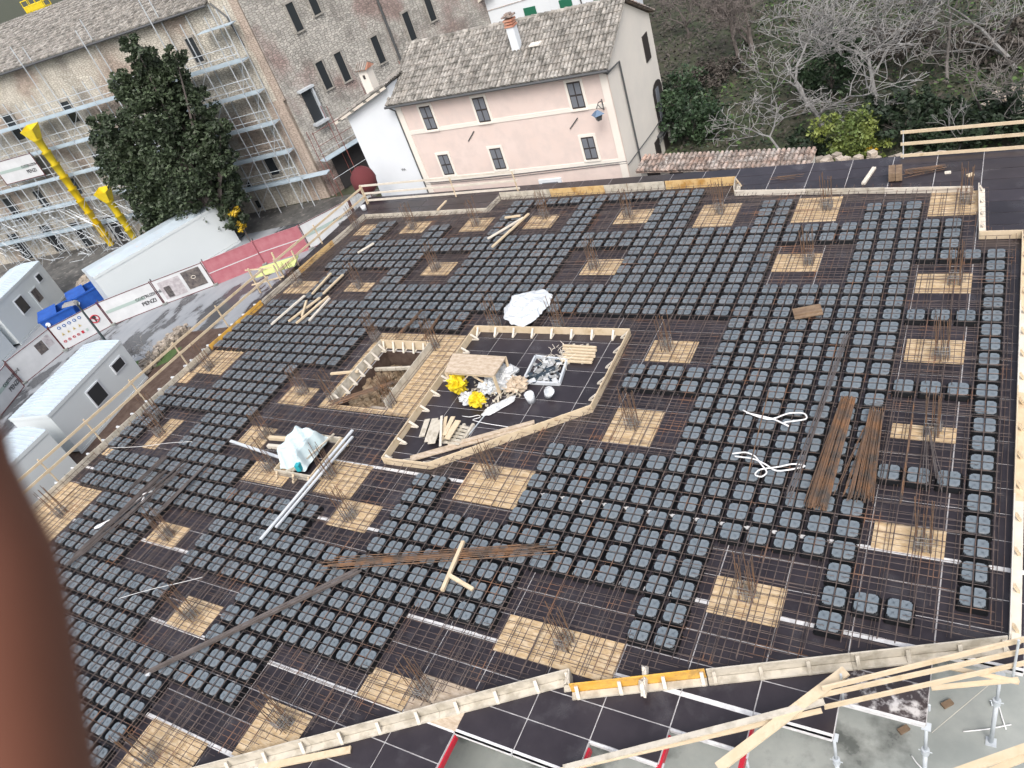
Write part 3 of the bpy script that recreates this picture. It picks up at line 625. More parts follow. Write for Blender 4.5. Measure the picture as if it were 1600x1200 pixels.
# ------------------------------------------------------------------ loose timber, steel and site things
ZL = .3
def px(u, v, z=ZL): return at(u, v, z)
def stick(name, label, a, b_, w, h, mat, z=ZL, z2=None, cat=None, group=None):
    p, q = at(*a, z), at(*b_, z if z2 is None else z2); c = (p + q) / 2
    m_ = MB(); m_.beam(p - c, q - c, w, h); o = m_.build(name, mat, None, c); return tag(o, label, cat or name.split('_')[-1], group)
GB = 'battens scattered over the far left formers'
for k, (a, b_, lb) in enumerate([((584, 380), (559, 395), 'short pine batten lying alone above the scattered heap'), ((517, 427), (488, 459), 'pine batten left of its twin above the crossed heap'), ((536, 429), (505, 459), 'pine batten right of its twin above the crossed heap'),
        ((476, 462), (424, 507), 'long pine batten at the left end of the scattered heap'), ((500, 465), (451, 502), 'pine batten second from the left in the crossed heap'), ((513, 463), (463, 505), 'long pine batten lying across the crossed heap'),
        ((515, 466), (483, 501), 'rightmost pine batten of the crossed heap'), ((479, 470), (472, 494), 'short pine batten under the crossed heap'), ((813, 337), (789, 340), 'short white batten at the tip of the paired planks'),
        ((818, 340), (762, 373), 'grey pine plank of the pair near the far edge'), ((826, 334), (769, 386), 'tan pine plank of the pair near the far edge'), ((462, 687), (421, 684), 'thick beige timber left of the pale blue sheet'), ((462, 701), (419, 697), 'second thick beige timber just below its neighbour'),
        ((560, 580), (517, 584), 'white stick left of the stair opening frame'), ((697, 314), (684, 328), 'short white plank lying in the far notch')]):
    p = .13 if k in (11, 12) else .1
    stick('timber_batten', lb, a, b_, p, .07 if p < .12 else .13, m_wood if k % 3 else m_woodw, ZL + .02 * (k % 4), None, 'batten')
stick('timber_batten', 'pale batten leaning on the far notch board', (713, 312), (684, 328), .1, .06, m_woodw, .25, None, 'batten') if False else None
stick('white_board', 'long white board running from the timber frame to the near formers', (551, 672), (407, 843), .1, .05, m_white, .36, .34, 'board')
stick('white_board', 'slightly shorter white board alongside the long one', (551, 682), (431, 824), .08, .05, m_white, .34, .34, 'board')
stick('white_board', 'long white board pointing at the pale blue sheet from the left', (360, 689), (441, 716), .1, .05, m_white, .3, None, 'board')
# T shaped timber prop
t = empty('timber_trestle', px(710, 885, .34), 0, 'T-shaped pine prop lying on the near formers beside the rusty bar bundle', 'timber prop')
o_ = px(710, 885, .34)
b = MB(); b.beam(px(724, 846, .36) - o_, px(691, 923, .34) - o_, .1, .08); b.build('stem', m_wood, t)
b = MB(); b.beam(px(702, 899, .44) - o_, px(739, 921, .3) - o_, .1, .07); b.build('arm', m_wood, t)
def bundle(name, label, a, b_, w, n, mat, z=.3, spread=(1, 1), r=.009, layers=3, cat='steel bundle', lenj=.25):
    p, q = at(*a, z), at(*b_, z); c = (p + q) / 2; d = (q - p).normalized(); s_ = d.cross(Vector((0, 0, 1))).normalized()
    m_ = MB()
    for k in range(n):
        t0 = rnd.uniform(-.5, .5); t1 = t0 + rnd.uniform(-.16, .16); hh = rnd.uniform(0, .022 * layers)
        m_.tube([p - c + s_ * (w * spread[0] * t0) + d * rnd.uniform(-lenj, lenj) + Vector((0, 0, hh)), q - c + s_ * (w * spread[1] * t1) + d * rnd.uniform(-lenj, lenj) + Vector((0, 0, hh + rnd.uniform(-.01, .02)))], r, 5)
    return tag(m_.build(name, mat, None, c), label, cat)
bundle('rebar_bundle', 'straight rusty bundle of bars, the left one of two at right', (1326, 624), (1274, 795), .42, 60, m_rust, .31, (.85, 1.05), .011, 5, lenj=.06)
bundle('rebar_bundle', 'rusty bar bundle fanned out at its near end, the right one of two', (1370, 645), (1345, 779), .42, 56, m_rust, .31, (.8, 1.3), .011, 5, lenj=.16)
bundle('rebar_bundle', 'few loose rusty bars between the two thick bundles', (1355, 665), (1318, 768), .12, 7, m_rust, .31, (1, 2.6))
bundle('rebar_bundle', 'thin pair of dark bars running down to the white straps', (1322, 528), (1232, 782), .12, 6, m_steel, .31, (1, 1.2), .012)
bundle('rebar_bundle', 'single rusty bar standing across the white strap', (1200, 618), (1167, 750), .04, 3, m_rust, .34)
bundle('rebar_bundle', 'rusty bars near the half strip of OSB at right', (1428, 640), (1409, 778), .1, 4, m_rust, .31)
bundle('rebar_bundle', 'dark bars spread like a fan below the OSB half strip', (1450, 670), (1462, 762), .3, 9, m_steel, .31, (.3, 1.4))
bundle('rebar_bundle', 'rusty bars lying across the near formers under the T-shaped prop', (836, 859), (527, 882), .36, 16, m_rust, .31, (1, 1), .012, 3, lenj=.7)
bundle('rebar_bundle', 'thick brown bundle running down the left formers', (254, 742), (112, 878), .16, 24, m_steel, .32, (1, 1), .012, 4)
bundle('rebar_bundle', 'loose grey bars beside the thick brown bundle at left', (290, 725), (125, 868), .4, 12, m_steel, .32, (1, 1), .01)
bundle('rebar_bundle', 'brown bundle ending near the OSB square on the left', (329, 720), (254, 796), .24, 18, m_steel, .33, (.5, 1.2), .012)
bundle('rebar_bundle', 'short brown bars at the upper end of the left bundles', (262, 713), (200, 768), .16, 9, m_steel, .31)
bundle('rebar_bundle', 'long dark steel bundle with a white tag lying diagonally on the near left formers', (562, 893), (232, 1052), .16, 26, m_steel, .33, (1.1, .55), .012, 5, lenj=.08)
bundle('rebar_bundle', 'tangled rusty offcuts near the stair opening', (520, 632), (612, 600), .3, 18, m_rust, .2, (1.4, .5))
bundle('rebar_bundle', 'short brown steel pieces between the far formers', (656, 490), (622, 526), .14, 10, m_rust, .3)
bundle('rebar_bundle', 'rust-red steel pieces leaning near the far starter bars', (686, 497), (662, 532), .12, 10, m_rust, .33)
bundle('rebar_bundle', 'small pile of brown steel on the upper right panels', (1420, 271), (1474, 262), .5, 16, m_rust, .04, (1.3, .5))
bundle('rebar_bundle', 'few thin bars on the far right panels', (1212, 280), (1250, 276), .4, 6, m_rust, .03, (1, 1))
m_ = MB(); c = px(232, 1052, .36); m_.box((0, 0, 0), (.12, .14, .05), .4); tag(m_.build('paper_tag', m_white, None, c), 'white paper tag at the end of the long dark steel bundle', 'tag')
# wood pack on the formers
t = empty('wood_pack', px(1262, 488, .33), 0, 'small brown pack of short boards lying on the formers at right', 'wood pack'); c0 = px(1262, 488, .33)
for k in range(7):
    m_ = MB(); p, q = px(1240, 492 + 0, .32) - c0, px(1284, 484, .32) - c0; d = (q - p).normalized(); s_ = d.cross(Vector((0, 0, 1)))
    m_.beam(p + s_ * (k % 4 - 1.5) * .12 + Vector((0, 0, .05 * (k // 4))), q + s_ * (k % 4 - 1.5) * .12 + Vector((0, 0, .05 * (k // 4))), .11, .045); m_.build('short_board', m_card, t)
t = empty('wood_pack', px(1399, 277, .05), 0, 'dark brown stack of blocks on the upper right panels', 'wood pack')
for k in range(4): m_ = MB(); m_.box((-.12 + .24 * (k % 2), 0, .1 + .16 * (k // 2)), (.22, .7, .15), .1); m_.build('block', m_card, t)
stick('timber_batten', 'short white batten slanting across the upper right panels', (1366, 262), (1349, 287), .14, .08, m_woodw, .05, None, 'batten')
stick('timber_batten', 'short white offcut beside the brown steel pile', (1476, 270), (1486, 269), .12, .06, m_woodw, .03, None, 'offcut')
stick('timber_batten', 'small pale offcut behind the upper right starter bars', (1511, 275), (1521, 272), .14, .08, m_wood, .03, None, 'offcut')
# straps
def rope(name, label, pts, r, z=.32):
    P_ = [at(u, v, z + .02 * (k % 2)) for k, (u, v) in enumerate(pts)]; c = P_[0].copy(); Q = []
    for k in range(len(P_) - 1):
        for q in range(4): Q.append(P_[k].lerp(P_[k + 1], q / 4) - c)
    Q.append(P_[-1] - c)
    for _ in range(2): Q = [Q[0]] + [(Q[i - 1] + Q[i] * 2 + Q[i + 1]) / 4 for i in range(1, len(Q) - 1)] + [Q[-1]]
    m_ = MB(); m_.tube(Q, r, 6); return tag(m_.build(name, m_rope, None, c, smooth=True), label, 'strap')
rope('lifting_strap', 'white lifting strap in loops, the farther one by the rusty bundles', [(1161, 641), (1175, 648), (1200, 656), (1213, 653), (1232, 645), (1258, 645), (1262, 655), (1240, 658), (1222, 660), (1236, 668), (1210, 655), (1190, 650), (1166, 645)], .022)
rope('lifting_strap', 'white lifting strap in loops, the nearer one by the rusty bundles', [(1144, 709), (1165, 706), (1180, 712), (1188, 724), (1200, 738), (1190, 746), (1178, 742), (1186, 733), (1215, 730), (1240, 724), (1262, 728), (1240, 733), (1212, 737), (1196, 725), (1176, 716), (1148, 713)], .022)
rope('plastic_strip', 'scrap of white plastic caught on the left steel bundle', [(238, 767), (225, 772), (212, 776), (222, 770)], .03)
rope('plastic_strip', 'crumpled white plastic scrap at the middle of the left bundles', [(213, 785), (220, 778), (226, 776), (219, 788), (230, 778)], .035)
rope('plastic_strip', 'curled white plastic scrap near the lower end of the left bundles', [(172, 812), (160, 818), (150, 823), (147, 826), (155, 824), (165, 816)], .025)
rope('plastic_strip', 'thin white wire crossing the left formers', [(170, 700), (220, 698), (262, 692), (300, 690)], .008)
rope('plastic_strip', 'thin pale wire on the near left formers', [(186, 935), (230, 922), (275, 912), (316, 902)], .008)
# crumpled sheets
def crumple(name, label, outline, z0, amp, mat, cat, seed=1, div=5, thick=.0):
    rr = random.Random(seed); P0 = [at(u, v, z0) for u, v in outline]; c = sum(P0, Vector()) / len(P0); m_ = MB(); rings = []; P_ = []
    for k in range(len(P0)):
        for q in range(5): P_.append(P0[k].lerp(P0[(k + 1) % len(P0)], q / 5) - c)
    n = len(P_); div *= 2; size = max(p.length for p in P_); fold = [(rr.uniform(0, 6.28), rr.uniform(3, 9) / size, rr.uniform(0, 6)) for _ in range(7)]
    def hgt(x, y, f):
        h = 0
        for a_, fr, ph in fold: t_ = (x * math.cos(a_) + y * math.sin(a_)) * fr + ph; h += (1 - abs(math.sin(t_ + .6 * math.sin(t_ * .7)))) ** 2 / len(fold)
        return amp * (.35 + 1.7 * h) * (1 - f ** 4) + rr.uniform(0, amp * .07) + .01
    for q in range(div + 1):
        f = q / div
        for k in range(n):
            e = P_[k] * (f * (rr.uniform(.95, 1.04) if f > .7 else 1)); rings.append(Vector((e.x, e.y, hgt(e.x, e.y, f))))
    fs = [(q * n + k, (q + 1) * n + k, (q + 1) * n + (k + 1) % n, q * n + (k + 1) % n) for q in range(div) for k in range(n)]
    m_.add(rings, fs); o = m_.build(name, mat, None, c)
    so_ = o.modifiers.new('t', 'SOLIDIFY'); so_.thickness = .006
    return tag(o, label, cat)
crumple('plastic_sheet', 'big crumpled white plastic sheet thrown over the far formers', [(800, 464), (830, 456), (852, 453), (864, 462), (858, 478), (848, 488), (838, 500), (817, 511), (800, 507), (787, 498), (789, 482), (797, 474)], .3, .26, m_white, 'plastic sheet', 4, 9)
# pale blue sheet over a trestle
t = empty('covered_stack', px(480, 712, .1), 0, 'stack covered with a pale blue taped sheet inside a small timber frame', 'covered stack')
b = MB(); NX, NY = 22, 30; vs = []
for a in range(NX + 1):
    for c_ in range(NY + 1):
        u, v = a / NX * 2 - 1, c_ / NY * 2 - 1; e_ = max(abs(u), abs(v) * .98); k = max(0., min(1., (1 - e_) / .34)); k = k * k * (3 - 2 * k)
        vs.append((u * (.56 - .1 * v * 0) - .05 + .03 * math.sin(9 * v + 3 * u), v * .8 + .03 * math.sin(8 * u), .1 + .7 * k * (1 - .12 * u) + .035 * math.sin(7 * u + 5 * v) * math.sin(6 * v - 2 * u) + rnd.uniform(0, .015)))
b.add(vs, [(a * (NY + 1) + c_, (a + 1) * (NY + 1) + c_, (a + 1) * (NY + 1) + c_ + 1, a * (NY + 1) + c_ + 1) for a in range(NX) for c_ in range(NY)])
o = b.build('cover_sheet', m_tarp, t); o.rotation_euler = (0, 0, .05)
b = MB(); b.beam((.25, -.95, .25), (.75, .9, .3), .05, .05); b.beam((-.1, -1.0, .2), (.2, -.7, .2), .04, .1); b.build('batten', m_woodg, t)
b = MB(); b.box((.42, -.75, .3), (.16, .2, .26), .3); b.build('turquoise_bag', M('turquoise', (.02, .3, .36), .5), t)
# ---- inside the enclosure
def osb_table():
    c = px(745, 575, 0); t = empty('work_table', c, 0, 'OSB-topped timber work table standing over the waste heap', 'work table')
    zt = .95; T_ = [at(u, v, zt) - c for u, v in ((708, 553), (791, 558), (772, 588), (695, 582))]
    b = MB(); vs = [(p.x, p.y, zt) for p in T_] + [(p.x, p.y, zt + .03) for p in T_]; b.add(vs, [(3, 2, 1, 0), (4, 5, 6, 7)] + [(i, (i + 1) % 4, 4 + (i + 1) % 4, 4 + i) for i in range(4)]); b.build('table_top', m_osb2, t)
    for k, p in enumerate(T_):
        q = p.lerp(sum(T_, Vector()) / 4, .1); b = MB(); b.beam((q.x, q.y, 0), (p.x * .97, p.y * .97, zt - .01), .08, .08); b.build('leg', m_wood, t)
    for a, b_ in ((0, 1), (1, 2), (2, 3), (3, 0)):
        m_ = MB(); p, q = T_[a] * .95, T_[b_] * .95; m_.beam((p.x, p.y, zt - .06), (q.x, q.y, zt - .06), .04, .1); m_.build('apron', m_wood, t)
    m_ = MB(); p, q = T_[2] * .9, T_[3] * .9; m_.beam((p.x, p.y, .1), ((p.x + q.x) / 2, (p.y + q.y) / 2, zt - .1), .06, .04); m_.beam((q.x, q.y, .1), ((p.x + q.x) / 2, (p.y + q.y) / 2, zt - .1), .06, .04); m_.build('brace', m_wood, t)
osb_table()
def blob(name, label, cpx, rad, mat, z=.1, seed=0, fl=.6, cat=None, kind=None, rough=.35, sm=False):
    rr = random.Random(seed); c = at(*cpx, 0); m_ = MB(); n, h = 22, 12; vs = []; 
    for a in range(h + 1):
        th = math.pi * a / h
        for k in range(n):
            f = 2 * math.pi * k / n; q = 1 + rr.uniform(-rough, rough)
            vs.append((rad[0] * math.sin(th) * math.cos(f) * q, rad[1] * math.sin(th) * math.sin(f) * q, max(.012, rad[2] + rad[2] * math.cos(th) * q)))
    fs = [(a * n + k, a * n + (k + 1) % n, (a + 1) * n + (k + 1) % n, (a + 1) * n + k) for a in range(h) for k in range(n)]
    m_.add(vs, fs); return tag(m_.build(name, mat, None, c, smooth=sm), label, cat or name.replace('_', ' '), kind=kind)
blob('yellow_bag', 'bright yellow sack slumped against the table leg', (719, 612), (.36, .3, .34), m_yel2, seed=2, cat='sack')
blob('yellow_bag', 'smaller bright yellow sack lying in front of the waste heap', (749, 632), (.3, .26, .22), m_yel2, seed=3, cat='sack')
blob('waste_bag', 'crumpled pale waste film under the right end of the table', (787, 600), (.55, .5, .3), m_pvc, seed=5, cat='waste film')
blob('waste_bag', 'crumpled white film bag in the middle of the heap', (768, 612), (.34, .3, .24), m_white, seed=6, cat='waste film')
blob('waste_bag', 'grey film bag at the front left of the heap', (732, 628), (.28, .24, .16), m_pvc, seed=7, cat='waste film')
blob('waste_bag', 'beige crumpled paper at the right end of the heap', (808, 608), (.4, .3, .22), m_osb2, seed=8, cat='waste paper')
crumple('torn_film', 'long torn strip of pale film in front of the waste heap', [(756, 643), (770, 634), (790, 626), (806, 618), (803, 628), (782, 640), (765, 650), (752, 650)], .03, .1, m_pvc, 'film', 9, 4)
m_ = MB(); c = px(770, 615, 0)
for k in range(150):
    a = rnd.uniform(0, 6.28); r = rnd.random() ** .6 * 1.0; p = Vector((r * math.cos(a) * 1.2, r * math.sin(a) * .7, rnd.uniform(.02, .3 * (1.1 - r)))); d = Vector((rnd.uniform(-1, 1), rnd.uniform(-1, 1), rnd.uniform(-.4, .4))) * rnd.uniform(.08, .3)
    m_.beam(p, p + d, rnd.uniform(.02, .1), .012)
tag(m_.build('scrap_heap', [m_woodg], None, c), 'heap of small timber and film scraps around the work table', 'scrap heap', kind='stuff')
rope('black_cable', 'tangle of black cable on the dark panels below the sacks', [(722, 650), (735, 652), (748, 648), (752, 652), (735, 656), (760, 662), (800, 668)], .012, .03)['category'] = 'cable'
def bucket(u, v, label, tilt):
    c = at(u, v, 0); t = empty('bucket', c, .4, label, 'bucket'); m_ = MB(); n = 18
    def ring(r, z): return [(r * math.cos(2 * math.pi * k / n), r * math.sin(2 * math.pi * k / n), z) for k in range(n)]
    m_.add(ring(.13, 0) + ring(.17, .36) + ring(.155, .36) + ring(.12, .03), [(a * n + k, a * n + (k + 1) % n, (a + 1) * n + (k + 1) % n, (a + 1) * n + k) for a in range(3) for k in range(n)] + [tuple(range(n))[::-1], tuple(3 * n + k for k in range(n))])
    o = m_.build('pail', m_white, t, smooth=True); t.rotation_euler = tilt; t.location = c + Vector((0, 0, .0 if tilt[0] == 0 else .12))
    m_ = MB(); m_.tube([(.17 * math.cos(a), .05, .34 + .17 * math.sin(a)) for a in [math.pi * k / 8 for k in range(9)]], .006, 5); m_.build('handle', m_steel, t)
bucket(831, 628, 'white bucket standing open at the end of the waste heap', (0, 0, .2)); bucket(858, 622, 'white bucket lying tilted to the right of the other bucket', (.5, .35, .5))
# white framed hatch with waste
t = empty('framed_hatch', (0, 0, 0), 0, 'white square frame filled with torn grey film', 'frame'); F4 = [at(u, v, .08) for u, v in ((837, 557), (886, 563), (874, 600), (817, 597))]
for k in range(4): m_ = MB(); m_.beam(F4[k], F4[(k + 1) % 4], .07, .12); m_.build('side_rail', m_white, t)
m_ = MB(); cc = sum(F4, Vector()) / 4
for k in range(110):
    p = F4[0].lerp(F4[1], rnd.uniform(.08, .92)).lerp(F4[3].lerp(F4[2], rnd.uniform(.08, .92)), rnd.uniform(.08, .92)); m_.mi = k % 3; m_.beam(p + Vector((0, 0, rnd.uniform(-.02, .1))), p + Vector((rnd.uniform(-.25, .25), rnd.uniform(-.25, .25), rnd.uniform(-.03, .1))), rnd.uniform(.05, .22), .015)
m_.build('torn_film', [m_pvc, M('blue_black_film', (.03, .045, .06), .4), M('grey_film', (.3, .31, .31), .6)], t)['kind'] = 'stuff'
# batten stack and straw-like straps
t = empty('batten_stack', px(905, 552, 0), 0, 'open stack of pale pine battens at the far right of the enclosure', 'batten stack'); c0 = px(905, 552, 0)
for k in range(6):
    y = 540 + k * 4.7; m_ = MB(); m_.beam(at(883 + rnd.uniform(-4, 2) - k * .8, y, .1 + .05 * (5 - k) / 2) - c0, at(934 + rnd.uniform(-3, 3) - k * 1.4, y + 3, .1 + .05 * (5 - k) / 2) - c0, .08, .06); m_.build('batten', m_wood, t)
for q in (.25, .7): m_ = MB(); m_.beam(at(885 + 48 * q, 538, .04) - c0, at(876 + 48 * q, 568, .04) - c0, .08, .06); m_.build('bearer', m_woodg, t)
m_ = MB(); c = px(878, 560, 0)
for k in range(90): a = rnd.uniform(0, 6.28); p = Vector((rnd.uniform(-.55, .45), rnd.uniform(-.5, .5), rnd.uniform(.02, .25))); m_.tube([p, p + Vector((rnd.uniform(-.3, .3), rnd.uniform(-.2, .2), rnd.uniform(-.1, .12)))], .01, 4)
tag(m_.build('wood_shavings', m_woodw, None, c), 'tangle of pale strips beside the batten stack', 'shavings', kind='stuff')
# pallet with boards
t = empty('pallet', px(700, 678, 0), 0, 'grey pallet carrying loose cut boards at the left of the enclosure', 'pallet'); c0 = px(700, 678, 0)
for k in range(3): m_ = MB(); m_.beam(at(693 + 14 * k, 692 - k * 0, .06) - c0, at(712 + 14 * k, 663, .06) - c0, .1, .1); m_.build('bearer', m_woodg, t)
for k in range(6): m_ = MB(); m_.beam(at(690 + 3.6 * k, 690 - 5.3 * k, .13) - c0, at(718 + 2.8 * k, 694 - 5 * k, .13) - c0, .1, .02); m_.build('slat', m_woodg, t)
for k, (a, b_, m__, w) in enumerate([((668, 655), (659, 682), m_woodg, .2), ((680, 654), (668, 690), m_woodg, .24), ((687, 656), (674, 693), m_woodg, .26), ((697, 651), (690, 688), m_wood, .12), ((716, 657), (698, 686), m_wood, .22), ((708, 651), (694, 680), m_wood, .16), ((690, 650), (688, 697), m_woodw, .08)]):
    stick('cut_board', ['short grey board at the left of the pallet pile', 'wide grey board left of centre on the pallet', 'widest grey board sloping off the pallet', 'narrow brown board in the middle of the pallet pile', 'wide fresh pine board on the right of the pallet', 'fresh pine board just left of the widest pine one', 'long thin white batten on top of the pallet pile'][k], a, b_, w, .03, m__, .17 + .035 * k, .15 + .03 * k, 'board')
for k, (a, b_) in enumerate([((832, 663), (641, 717)), ((835, 659), (700, 696))]):
    stick('wide_plank', ['long wide plank lying along the near side of the enclosure', 'upper shorter plank on top of the wide one along the enclosure'][k], a, b_, .26 - .1 * k, .04, m_osb2, .06 + .05 * k, None, 'plank')
stick('steel_tube', 'thin light steel tube on the panels below the waste heap', (762, 643), (733, 679), .03, .03, m_zinc, .03, None, 'tube')

# ------------------------------------------------------------------ railings
def railing(name, label, posts, hs, mat=m_wood, w=.11, th=.035, postmat=None, zb=-.15, ext=.5, hp=1.15, steel=False, pw=.055):
    t = empty(name, (*posts[0], 0), 0, label, 'guard rail'); O = Vector((*posts[0], 0))
    for x, y in posts:
        p = Vector((x, y, 0)) - O; m_ = MB()
        if steel: m_.tube([p + Vector((0, 0, zb)), p + Vector((0, 0, hp))], .022, 8)
        else: m_.beam(p + Vector((0, 0, zb)), p + Vector((0, 0, hp)), pw, pw, (1, 0, 0))
        m_.build('post', postmat or mat, t)
    for h in hs:
        for a, b_ in zip(posts, posts[1:]):
            A, B_ = Vector((*a, h)) - O, Vector((*b_, h)) - O; d = (B_ - A).normalized() * .12
            m_ = MB(); m_.beam(A - d + Vector((.03, 0, rnd.uniform(-.015, .015))), B_ + d + Vector((.03, 0, rnd.uniform(-.015, .015))), th, w); m_.build('rail', mat, t)
    return t
railing('guard_rail', 'long timber guard rail above the street on the left of the deck', [(-31.6, -7.5), (-31.55, -4.6), (-31.5, -2.2), (-31.48, .1), (-31.45, 2.6), (-31.4, 5.2), (-31.3, 8.0), (-31.15, 11.2)], [.5, 1.0], m_wood)
railing('guard_rail', 'timber guard rail from the ledge with the pale green sheet to the far left corner', [(-30.9, 12.0), (-30.75, 15.2), (-30.5, 19.3)], [.5, 1.0], m_wood)
railing('guard_rail', 'three-board guard rail at the far left corner before the white house', [(-30.5, 19.4), (-24.4, 19.45), (-20.6, 19.5)], [.2, .62, 1.1], m_woodw, postmat=m_wood)
railing('guard_rail', 'short three-board guard rail at the top right before the garden', [(-3.3, 19.95), (.7, 19.9), (3, 19.9)], [.12, .6, 1.08], m_wood, .12, .04, m_zinc, steel=True)
# lower right guard boards
t = empty('guard_rail', (-2, -3.4, 0), 0, 'three long pale boards on steel posts past the lower right of the deck', 'guard rail'); O = Vector((-2, -3.4, 0))
pA, pB, pC = at(1318, 1095, .15), at(1583, 1050, .15), at(1600, 1035, .9)
for k, (a, b_, z, za) in enumerate([((1284, 1076), (1600, 999), 1.0, 1.0), ((1270, 1089), (1600, 1017), .68, .7), ((1288, 1105), (1600, 1036), .3, .35)]):
    m_ = MB(); m_.beam(at(*a, za) - O, at(*b_, z) - O, .035, .14); m_.build('rail', m_wood, t)
for (u, v), zz in (((1318, 1102), 1.15), ((1582, 1062), 1.35), ((1452, 1110), .2)):
    p = at(u, v, -.1); m_ = MB(); m_.tube([p - O, p + Vector((0, 0, zz)) - O], .024, 8); m_.build('post', m_zinc, t)
stick('long_plank', 'long thick plank rising to the right across the lower right panels', (1122, 1200), (1322, 1048), .2, .05, m_wood, .35, .9, 'plank')
stick('long_plank', 'thin grey plank crossing the lower panels above the other one', (880, 1200), (1288, 1096), .12, .04, m_woodg, .2, .75, 'plank')
stick('long_plank', 'thin pale plank crossing the lower panels just below the grey one', (870, 1205), (1284, 1110), .09, .04, m_wood, .18, .6, 'plank')
stick('long_plank', 'short pale plank under the near edge boards at the bottom left', (404, 1200), (548, 1171), .16, .05, m_wood, .05, .05, 'plank')
stick('long_plank', 'pale plank slanting behind the right guard boards', (1480, 1042), (1592, 1066), .09, .04, m_wood, .2, .2, 'plank')
stick('long_plank', 'pale plank below the right guard boards', (1455, 1075), (1592, 1062), .09, .04, m_wood, .1, .2, 'plank')
stick('long_plank', 'upper pale plank in the bottom right corner on the floor', (1480, 1212), (1605, 1168), .16, .05, m_wood, -.9, -.6, 'plank')
stick('long_plank', 'lower pale plank in the bottom right corner on the floor', (1500, 1225), (1605, 1182), .12, .05, m_wood, -1.0, -.8, 'plank')
for k, (u, v, lb) in enumerate([(1480, 1102, 'small brown block on the grey concrete floor'), (1412, 1142, 'small tan block below the scuffed triangular panel')]):
    m_ = MB(); m_.box((0, 0, .06), (.24, .12, .08), .8); tag(m_.build('wood_block', m_card, None, at(u, v, G + .02)), lb, 'block')
m_ = MB(); m_.tube([(0, 0, .05), (.16, .05, .05)], .06, 8); tag(m_.build('steel_offcut', m_zinc, None, at(1548, 1101, G + .02)), 'small grey steel piece on the concrete floor', 'offcut')
for k, (a, b_) in enumerate([((1505, 1143), (1580, 1132)), ((1560, 1100), (1572, 1140)), ((1424, 1180), (1440, 1200))]):
    rope('floor_cable', ['thin dark cable on the concrete floor by the right prop', 'short dark rod leaning against the right prop', 'short dark rod by the freestanding prop'][k], [a, ((a[0] + b_[0]) / 2, (a[1] + b_[1]) / 2 + 2), b_], .015, G + .04)['category'] = 'cable'
m_ = MB(); m_.tube([at(1456, 1145, G + .02), at(1575, 1045, -.3)], .006, 4); tag(m_.build('string_line', m_woodw), 'thin white string stretched over the concrete floor', 'string')
# white cloth knot on orange board
t = crumple('knotted_cloth', 'beige cloth knotted over the orange near edge board', [(1003, 1040), (1014, 1042), (1012, 1066), (1010, 1092), (1002, 1088), (998, 1070), (1006, 1056)], .2, .22, m_woodw, 'cloth', 5, 3)
# scaffold sheet ledge on the left
c = at(462, 402, .1)
t = empty('scaffold_landing', (-31.9, 12.1, -.1), 0, 'small timber landing with a pale green sheet on the street side of the deck', 'landing')
m_ = MB(); m_.box((.3, .4, .45), (2.2, 1.1, .05), .5); m_.build('green_sheet', m_lime, t)
for k, (x, y) in enumerate(((-.7, -.6), (.9, -.3), (1.1, 1.0), (-.3, .9))): m_ = MB(); m_.beam((x, y, -.5), (x + .1, y, 1.0), .07, .07, (1, 0, 0)); m_.build('post', m_wood, t)
m_ = MB(); m_.beam((-.9, -.6, .9), (.5, .8, .2), .1, .04); m_.beam((-.6, -.9, .2), (1.2, -.2, .25), .1, .04); m_.build('plank', m_wood, t)
m_ = MB(); n = 14
m_.tube([(0, 0, 0), (0, 0, .3)], [.13, .16], 14); tag(m_.build('bucket', m_white, None, (-30.2, 18.6, .02), smooth=True), 'white bucket in the far left corner of the deck', 'bucket')

# ------------------------------------------------------------------ buildings
def roof_tiles(name, parent, a0, a1, b0, b1, mat, pitch=.215, course=.4, r=.1, jit=.007):
    """a0,a1 = eave ends, b0,b1 = ridge ends (local coordinates)"""
    a0, a1, b0, b1 = map(Vector, (a0, a1, b0, b1)); m_ = MB(); L_ = (a1 - a0).length; D = (b0 - a0).length; nu = int(L_ / pitch); nv = int(D / course)
    u = (a1 - a0).normalized(); nrm = u.cross((b0 - a0).normalized());
    if nrm.z < 0: nrm = -nrm
    m_.add([a0 - nrm * .05, a1 - nrm * .05, b1 - nrm * .05, b0 - nrm * .05], [(0, 1, 2, 3)])
    for i in range(nu):
        e0 = a0.lerp(a1, (i + .5) / nu); r0_ = b0.lerp(b1, (i + .5) / nu); ww = rnd.uniform(-.015, .015)
        for j in range(nv):
            f0, f1 = j / nv, (j + 1.18) / nv; p = e0.lerp(r0_, f0) + u * (ww + rnd.uniform(-jit, jit)) + nrm * rnd.uniform(.034, .044); q = e0.lerp(r0_, min(f1, 1.02)) + u * (ww + rnd.uniform(-jit, jit)) + nrm * rnd.uniform(-.005, .01)
            vs = []
            for base, rr in ((p, r * rnd.uniform(.95, 1.08)), (q, r * .82)):
                for k in range(5):
                    t = math.pi * k / 4; vs.append(base + u * (-math.cos(t) * rr) + nrm * (math.sin(t) * rr * .85))
            m_.add(vs, [(k, k + 1, 6 + k, 5 + k) for k in range(4)] + [(0, 1, 2, 3, 4)])
    return m_.build(name, mat, parent)
